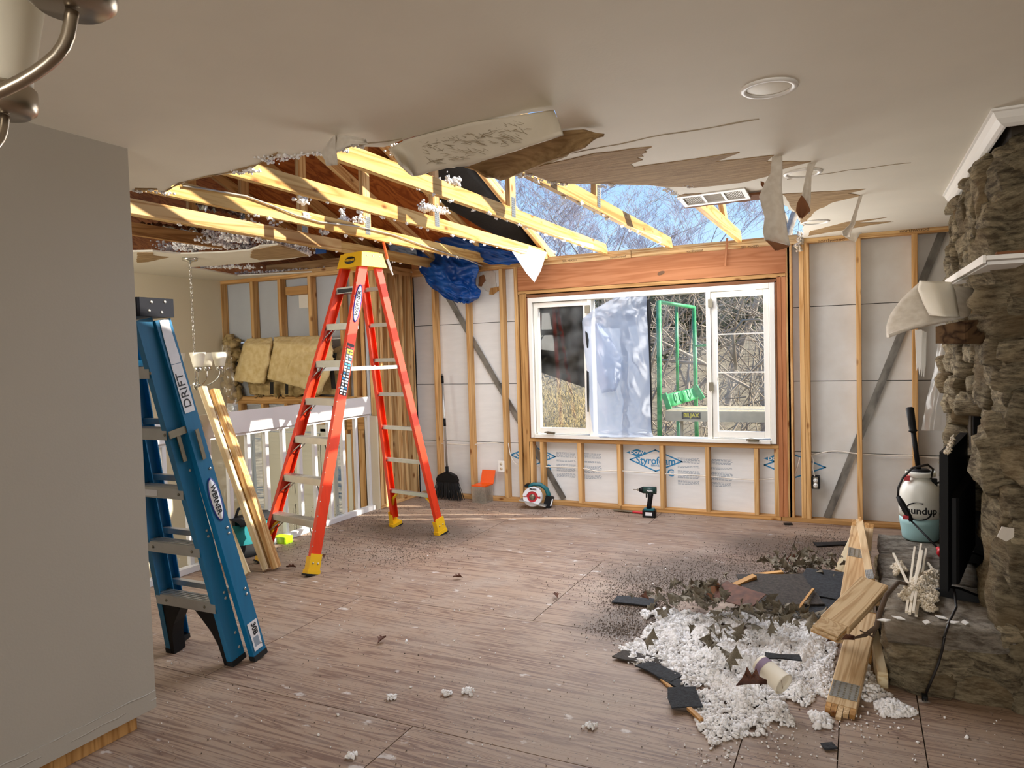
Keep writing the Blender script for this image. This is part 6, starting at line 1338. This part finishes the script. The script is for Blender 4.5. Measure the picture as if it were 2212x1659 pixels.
# circular saw
c = PZ(1152, 1098, 0); c.y = -.20; sw = thing('circular_saw', c, 'white and teal circular saw resting on its tilted base by the bottom plate', 'saw')
SM_ = frame((.97, .22, -.05), (.05, .06, 1), (.22, -.97, .05), c + Vector((.0, 0, .115)))
MB().lathe([(.03, .03), (.075, .03), (.092, .022), (.096, -.005), (.09, -.02), (0, -.02)], 40, SM_).obj('blade_guard', M['label'], sw)
MB().lathe([(.078, .0335), (.0, .0345)], 40, SM_, cap=False).obj('blade', M['redplastic'], sw); MB().lathe([(.028, .034), (.03, .04), (.012, .044), (0, .044)], 20, SM_).obj('blade_hub', M['zinc'], sw)
pts = [(.09*math.cos(a), .09*math.sin(a)) for a in np.linspace(math.pi*1.02, math.pi*1.95, 20)]; p2_ = [(.050*math.cos(a), .050*math.sin(a)) for a in np.linspace(math.pi*1.02, math.pi*1.95, 20)]
MB().prism(pts+p2_[::-1], .034, .042, SM_).obj('lower_guard', M['label'], sw); pts = [(.094*math.cos(a), .094*math.sin(a)) for a in np.linspace(.15, math.pi*.98, 20)]; p2_ = [(.058*math.cos(a), .058*math.sin(a)) for a in np.linspace(.15, math.pi*.98, 20)]
ug = MB().prism(pts+p2_[::-1], .03, .044, SM_).obj('upper_guard', M['label'], sw); text('Makita', .026, M['ink'], SM_ @ Matrix.Translation((.005, .077, .0455)), ug, bold=.001)
MB().box((.015, -.055, .0), (.27, .010, .13), SM_ @ Matrix.Rotation(-.16, 4, 'Z'), .003).obj('base_plate', M['alu'], sw)
MB().cyl(SM_ @ Vector((0, 0, -.02)), SM_ @ Vector((.01, 0, -.13)), .05, .042, 20).obj('motor_housing', M['teal'], sw)
MB().tube([SM_ @ Vector(v) for v in ((-.06, .085, -.03), (-.01, .115, -.04), (.06, .115, -.045), (.12, .075, -.05), (.145, .02, -.05), (.13, -.01, -.05))], [.016, .019, .020, .022, .024, .022], 12).obj('handle', M['teal'], sw); MB().cyl(SM_ @ Vector((-.07, .10, .01)), SM_ @ Vector((-.07, .10, -.10)), .017).obj('front_knob', M['black'], sw)
MB().box((.155, -.01, -.05), (.075, .115, .075), SM_ @ Matrix.Rotation(-.25, 4, 'Z'), .008).obj('battery', M['black'], sw); MB().box((.19, .0, -.010), (.012, .07, .004), SM_ @ Matrix.Rotation(-.25, 4, 'Z')).obj('battery_label', M['label'], sw)
# impact driver
c = PZ(1403, 1117, 0); dv = thing('impact_driver', c, 'dark green cordless driver standing upright on its battery', 'drill'); DM = frame((1, .10, 0), (-.10, 1, 0), (0, 0, 1), c)
MB().box((0, 0, .035), (.118, .075, .062), DM, .010).obj('battery', M['black'], dv); MB().box((0, 0, .072), (.095, .065, .016), DM, .008).obj('battery_shoe', M['teal'], dv)
MB().tube([DM @ Vector(v) for v in ((-.004, 0, .07), (.002, 0, .12), (.012, 0, .18), (.016, 0, .225))], [.024, .021, .022, .027], 14).obj('grip', M['black'], dv)
dg = mat('dark_teal', '1B3B36', .4); MB().cyl(DM @ Vector((.066, 0, .245)), DM @ Vector((-.052, 0, .245)), .034, .031, 24).obj('motor_housing', dg, dv); MB().cyl(DM @ Vector((-.052, 0, .245)), DM @ Vector((-.086, 0, .245)), .030, .017, 20).obj('nose_cone', M['black'], dv); MB().cyl(DM @ Vector((-.086, 0, .245)), DM @ Vector((-.105, 0, .245)), .010).obj('chuck', M['zinc'], dv); MB().cyl(DM @ Vector((-.105, 0, .245)), DM @ Vector((-.14, 0, .245)), .0035).obj('bit', M['zinc'], dv)
MB().box((-.022, 0, .195), (.014, .018, .035), DM, .003).obj('trigger', M['black'], dv); bl_ = MB().box((0, -.0385, .036), (.06, .001, .03), DM).obj('battery_label', M['label'], dv)
text('Makita', .019, M['label'], DM @ frame((1, 0, 0), (0, 0, 1), (0, -1, 0), (.012, -.0335, .245)), dv, bold=.0006)
# flat bar lying on the floor
pb0, pb1 = PZ(1326, 1101, .012), PZ(1392, 1108, .012); pry = thing('pry_bar', pb0, 'flat grey scraper with a red handle lying by the bottom plate', 'scraper'); MB().box((0, 0, .10), (.045, .004, .2), along(pb0, pb1, (0, 1, 0))).obj('blade', M['zinc'], pry); MB().box((0, 0, .27), (.034, .018, .15), along(pb0, pb1, (0, 1, 0)), .005).obj('handle', M['redplastic'], pry)
# outlets and cable
ot = thing('outlet', PY(1083, 1007, -.005), 'white outlet plate low on the stud left of the window', 'outlet'); o_ = PY(1083, 1007, -.004); OMx = frame((1, 0, 0), (0, 0, 1), (0, -1, 0), o_)
MB().box((0, 0, 0), (.07, .115, .006), OMx, .004).obj('cover_plate', M['white'], ot); MB().box((0, 0, -.045), (.055, .10, .085), OMx).obj('outlet_box', M['white'], ot)
for s in (-1, 1):
    MB().lathe([(.016, .0035), (.016, .005), (0, .005)], 20, OMx @ Matrix.Translation((0, s*.024, 0))).obj('socket', M['cream'], ot)
    for x in (-.006, .006): MB().box((x, s*.024+.003, .0052), (.002, .009, .001), OMx).obj('slot', M['ink'], ot)
ot = thing('outlet', PY(1762, 1043, -.005), 'uncovered white outlet in a black box on the double stud', 'outlet'); o_ = PY(1762, 1043, -.004); OMx = frame((1, 0, 0), (0, 0, 1), (0, -1, 0), o_)
MB().box((0, 0, -.035), (.062, .105, .075), OMx, .004).obj('outlet_box', M['black'], ot); MB().box((0, 0, .004), (.034, .095, .004), OMx).obj('strap', M['zinc'], ot)
for s in (-1, 1):
    MB().lathe([(.018, .006), (.018, .010), (0, .010)], 20, OMx @ Matrix.Translation((0, s*.021, 0))).obj('socket', M['white'], ot)
    for x in (-.006, .006): MB().box((x, s*.021+.003, .0104), (.002, .009, .001), OMx).obj('slot', M['ink'], ot)
def cable(pts, label): MB().tube(smooth([PY(px, py, y) for px, py, y in pts]), .0055, 7).obj('cable', M['cable'], label=label, cat='cable')
def smooth(p, n=5):
    o = []
    for i in range(len(p)-1):
        a, b, c, d = p[max(0, i-1)], p[i], p[i+1], p[min(len(p)-1, i+2)]
        for k in range(n):
            s = k/n; o.append(.5*((2*b)+(c-a)*s+(2*a-5*b+4*c-d)*s*s+(3*b-a-3*c+d)*s**3))
    return o+[p[-1]]
cable([(915, 957, .05), (960, 958, .04), (1014, 961, .045), (1040, 958, .05), (1072, 956, .05), (1090, 963, .05)], 'white cable running through the studs left of the window'); cable([(1098, 957, .03), (1102, 980, .02), (1110, 998, .03), (1125, 1008, .05)], 'white cable looping down to the outlet stud')
cable([(1160, 1008, .06), (1248, 1010, .05), (1290, 1018, .06), (1335, 1017, .05), (1426, 1023, .05), (1524, 1028, .05), (1600, 1035, .06), (1640, 1036, .05), (1672, 1034, .05)], 'white cable running through the short studs under the window')
cable([(1716, 1029, .06), (1722, 1010, .04), (1728, 988, .05)], 'short white cable curving behind the double stud'); cable([(1752, 984, .05), (1800, 974, .06), (1851, 980, .05), (1920, 984, .05), (1972, 985, .05), (2045, 992, .06)], 'white cable running through the studs right of the window'); cable([(1752, 984, .05), (1757, 995, .03), (1756, 1012, .03), (1760, 1030, .02)], 'white cable dropping into the open outlet box')
# ================================================================== OUTDOORS
gr = MB().grid(lambda u, v: Vector((-40+90*u, .6+60*v, -1.3+.06*v*60*v + .25*noise.noise(Vector((u*20, v*14, 0))) + (6*max(0, v-.12)))), 40, 30).obj('ground', M['ground'], kind='structure')
boxo('ground_near', (-14, .25, -1.75), (14, 2.2, -1.45), M['ground'], gr); 
boxo('lawn_left', (-16, -14, -1.8), (-6.7, .25, -1.5), M['ground'], gr); boxo('ground_behind', (-16, -40, -1.7), (20, -11.8, -1.45), M['ground'], gr); boxo('ground_side', (4.8, -11.8, -1.7), (20, .25, -1.45), M['ground'], gr)
# green steel guard frame on a scaffold platform
sy = 1.75
gf = thing('guard_frame', PY(1465, 900, sy), 'green steel guard frame with a bent toe plate standing outside the window', 'scaffold frame')
def gt(name, a, b, r, y=sy): MB().cyl(PY(*a, y), PY(*b, y), r, None, 12).obj(name, M['green'], gf)
gt('post', (1425, 955), (1423, 650), .028); gt('post', (1505, 952), (1499, 662), .024, sy+.45); gt('middle_bar', (1464, 850), (1461, 662), .018, sy+.3)
MB().cyl(PY(1423, 652, sy), PY(1499, 664, sy+.45), .022, None, 12).obj('top_bar', M['green'], gf); gt('leg', (1466, 950), (1464, 900), .02, sy+.3)
MB().cyl(PY(1499, 747, sy+.45), PY(1530, 746, sy+.3), .012, None, 8).obj('side_arm', M['green'], gf)
ga_, gb_, gc_, gd_ = PY(1440, 882, sy-.1), PY(1518, 858, sy+.3), PY(1509, 835, sy+.3), PY(1433, 853, sy-.1)
MB().grid(lambda u, v: ga_.lerp(gb_, u).lerp(gd_.lerp(gc_, u), v)+Vector((0, .012*math.sin(u*math.pi*6), 0)), 30, 6, .008).obj('toe_plate', M['green'], gf)
for a, b in (((1434, 850), (1446, 884)), ((1500, 832), (1518, 862))): beam('toe_end', PY(*a, sy-.1), PY(*b, sy-.1), .06, .03, M['green'], gf)
for i in range(5): q = ga_.lerp(gb_, .1+.2*i).lerp(gd_.lerp(gc_, .1+.2*i), .5); MB().tube([q+Vector((0, -.016, -.07)), q+Vector((.015, -.018, 0)), q+Vector((-.01, -.016, .07))], .006, 6).obj('tread_rib', M['green'], gf)
pf = thing('scaffold_platform', PY(1550, 900, sy), 'weathered aluminium scaffold platform outside with a yellow lettered sign', 'scaffold platform')
pl0, pl1 = PY(1438, 887, sy-.3), PY(1700, 887, sy-.3); zt = pl0.z
for i in range(4): boxo('deck_board', (pl0.x, sy-.28+i*.17, zt-.03), (pl1.x+1.5, sy-.28+i*.17+.16, zt), M['whitewood'] if i != 1 else M['deck'], pf)
boxo('deck_rail', (pl0.x, sy-.32, zt-.115), (pl1.x+1.5, sy-.285, zt-.004), M['deck'], pf, .004)
sg = boxo('sign_plate', PY(1473, 905, sy-.325), PY(1513, 891, sy-.33), M['ink'], pf); text('BILJAX', .058, M['signyellow'], frame((1, 0, 0), (0, 0, 1), (0, -1, 0), PY(1493, 897.5, sy-.3345)), sg, sx=1.0, bold=.0015)
for x in (pl0.x+.15, pl1.x+.6, pl1.x+1.3): MB().cyl((x, sy-.2, zt-.1), (x, sy-.2, -1.6), .022).obj('platform_leg', M['deck'], pf)
# ---- trees: recursive bare branches, four shapes, copied one by one
def tree_mesh(name, seed, H, r0, levels=4, spread=.6, m='bark', nseg=5, kids=(4, 6), lean_=(0, 0), rmin=.004):
    r_ = random.Random(seed); mb = MB()
    def grow(p, d, L, r, lv):
        pts = [p]; rs = [r]; n = nseg if lv < 2 else 3; q = p
        for i in range(n):
            d = (d + Vector((r_.gauss(0, .12), r_.gauss(0, .12), r_.gauss(.04, .08)))).normalized(); q = q + d*L/n; pts.append(q); rs.append(max(rmin*.7, r*(1-.75*(i+1)/n)))
        mb.tube(pts, rs, 7 if lv == 0 else (5 if lv == 1 else 3), False)
        if lv >= levels: return
        for _ in range(r_.randint(*kids)):
            t = r_.uniform(.28 if lv else .35, 1.0); i = min(int(t*n), n-1); b = pts[i].lerp(pts[i+1], t*n-i)
            ax = Vector((r_.gauss(0, 1), r_.gauss(0, 1), r_.gauss(0, .5))).normalized(); nd = (d*(1-spread)+ax*spread+Vector((0, 0, .18))).normalized()
            grow(b, nd, L*r_.uniform(.38, .62), max(rmin, rs[i]*.5), lv+1)
    grow(Vector((0, 0, 0)), Vector((lean_[0], lean_[1], 1)).normalized(), H, r0, 0)
    me = mb.mesh(name); me.materials.append(M[m]); return me
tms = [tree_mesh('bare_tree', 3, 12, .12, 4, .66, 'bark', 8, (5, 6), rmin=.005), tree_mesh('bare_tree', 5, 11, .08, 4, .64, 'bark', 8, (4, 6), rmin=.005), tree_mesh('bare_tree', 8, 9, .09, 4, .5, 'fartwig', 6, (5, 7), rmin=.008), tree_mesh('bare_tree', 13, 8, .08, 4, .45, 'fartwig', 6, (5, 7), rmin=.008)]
def tree(i, px, Y, s, rz, label, grp=None, zb=None):
    p = PY(px, 500, Y); o = bpy.data.objects.new('bare_tree', tms[i]); zg = -1.0+.12*Y if zb is None else zb
    put(o, None, Matrix.Translation((p.x, Y, zg)) @ Matrix.Rotation(rz, 4, 'Z') @ Matrix.Diagonal((s, s, s*(.66 if grp else 1), 1))); tag(o, label, 'tree', grp)
tree(0, 1650, 7.5, .85, .4, 'bare tree with the thick pale trunk behind the ceiling vent'); tree(1, 1560, 8.5, .85, 2.2, 'bare tree with slanting limbs left of the ceiling vent'); tree(0, 1750, 10, .9, 3.4, 'bare tree seen right of the hanging paper strip')
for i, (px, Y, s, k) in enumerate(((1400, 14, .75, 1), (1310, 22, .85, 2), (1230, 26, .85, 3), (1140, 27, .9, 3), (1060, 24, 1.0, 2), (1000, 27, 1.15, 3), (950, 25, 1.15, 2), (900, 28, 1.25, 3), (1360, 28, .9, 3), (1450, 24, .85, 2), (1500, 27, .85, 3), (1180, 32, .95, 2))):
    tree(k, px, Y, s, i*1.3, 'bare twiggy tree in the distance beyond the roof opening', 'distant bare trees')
# ---- thicket behind the window
mb = MB(); r_ = random.Random(4)
for _ in range(900):
    px, py = r_.uniform(1130, 1700), r_.uniform(620, 960); y = r_.uniform(4.0, 8.5); p = PY(px, py, y); a = r_.uniform(0, 6.3); L = r_.uniform(.3, 1.2); d = Vector((math.cos(a), r_.gauss(0, .3), math.sin(a)*.9)); c = Vector((r_.gauss(0, .3), 0, r_.gauss(0, .3)))
    rad = r_.choice((.004, .006, .009, .012)); mb.tube([p-d*L*.5, p-d*L*.15+c*L*.25, p+d*L*.2+c*L*.2, p+d*L*.5], [rad, rad, rad*.8, rad*.4], 3, False)
for _ in range(60):
    px, py = r_.uniform(1130, 1700), r_.uniform(760, 980); y = r_.uniform(3.5, 8); p = PY(px, py, y); a = r_.gauss(1.5, .5); L = r_.uniform(1.2, 2.6); d = Vector((math.cos(a), r_.gauss(0, .3), math.sin(a))); c = Vector((r_.gauss(0, .4), 0, 0)); rad = r_.uniform(.012, .028)
    mb.tube([p, p+d*L*.4+c*.3, p+d*L*.75+c*.4, p+d*L], [rad, rad*.9, rad*.6, rad*.3], 5, False)
mb.obj('bramble_thicket', M['twig'], label='tangled thicket of pale bare twigs filling the view through the window', cat='thicket', kind='stuff', fix=False)
MB().tube([PY(1590, 800, 3.2), PY(1583, 720, 3.2), PY(1605, 692, 3.2), PY(1640, 690, 3.2), PY(1655, 700, 3.2)], [.022, .020, .018, .014, .01], 8).obj('arched_branch', M['twig'], label='pale arched branch outside the right casement', cat='branch')
for px, py, s, lab_ in ((1440, 690, .8, 'olive evergreen bush behind the green frame'), (1330, 700, .9, 'olive evergreen bush behind the plastic sheet'), (1560, 660, .7, 'olive evergreen bush behind the right casement')):
    c = PY(px, py, 9.5); n = 1500; q = RNG.normal(0, 1, (n, 3)); q /= np.linalg.norm(q, axis=1)[:, None]; q *= (RNG.uniform(.3, 1, n)**.5)[:, None]*np.array([1.6, .8, 1.3])*s
    blobs('evergreen_bush', q+np.array(c), RNG.uniform(.02, .06, n), M['bush'], rough=.8, label=lab_, cat='bush')
# big dark object outside the left casement: lower hedge of dry grass
c = PY(1215, 880, 3.6); n = 1400; mb = MB()
for _ in range(500):
    p = PY(r_.uniform(1165, 1290), r_.uniform(850, 960), r_.uniform(2.6, 4.2)); mb.tube([p, p+Vector((r_.gauss(0, .06), 0, .15)), p+Vector((r_.gauss(0, .16), 0, .28))], [.004, .003, .001], 3, False)
mb.obj('dry_grass', mat('straw', 'CBB582', .9), label='dry straw coloured grass outside the left casement', cat='grass', kind='stuff', fix=False)
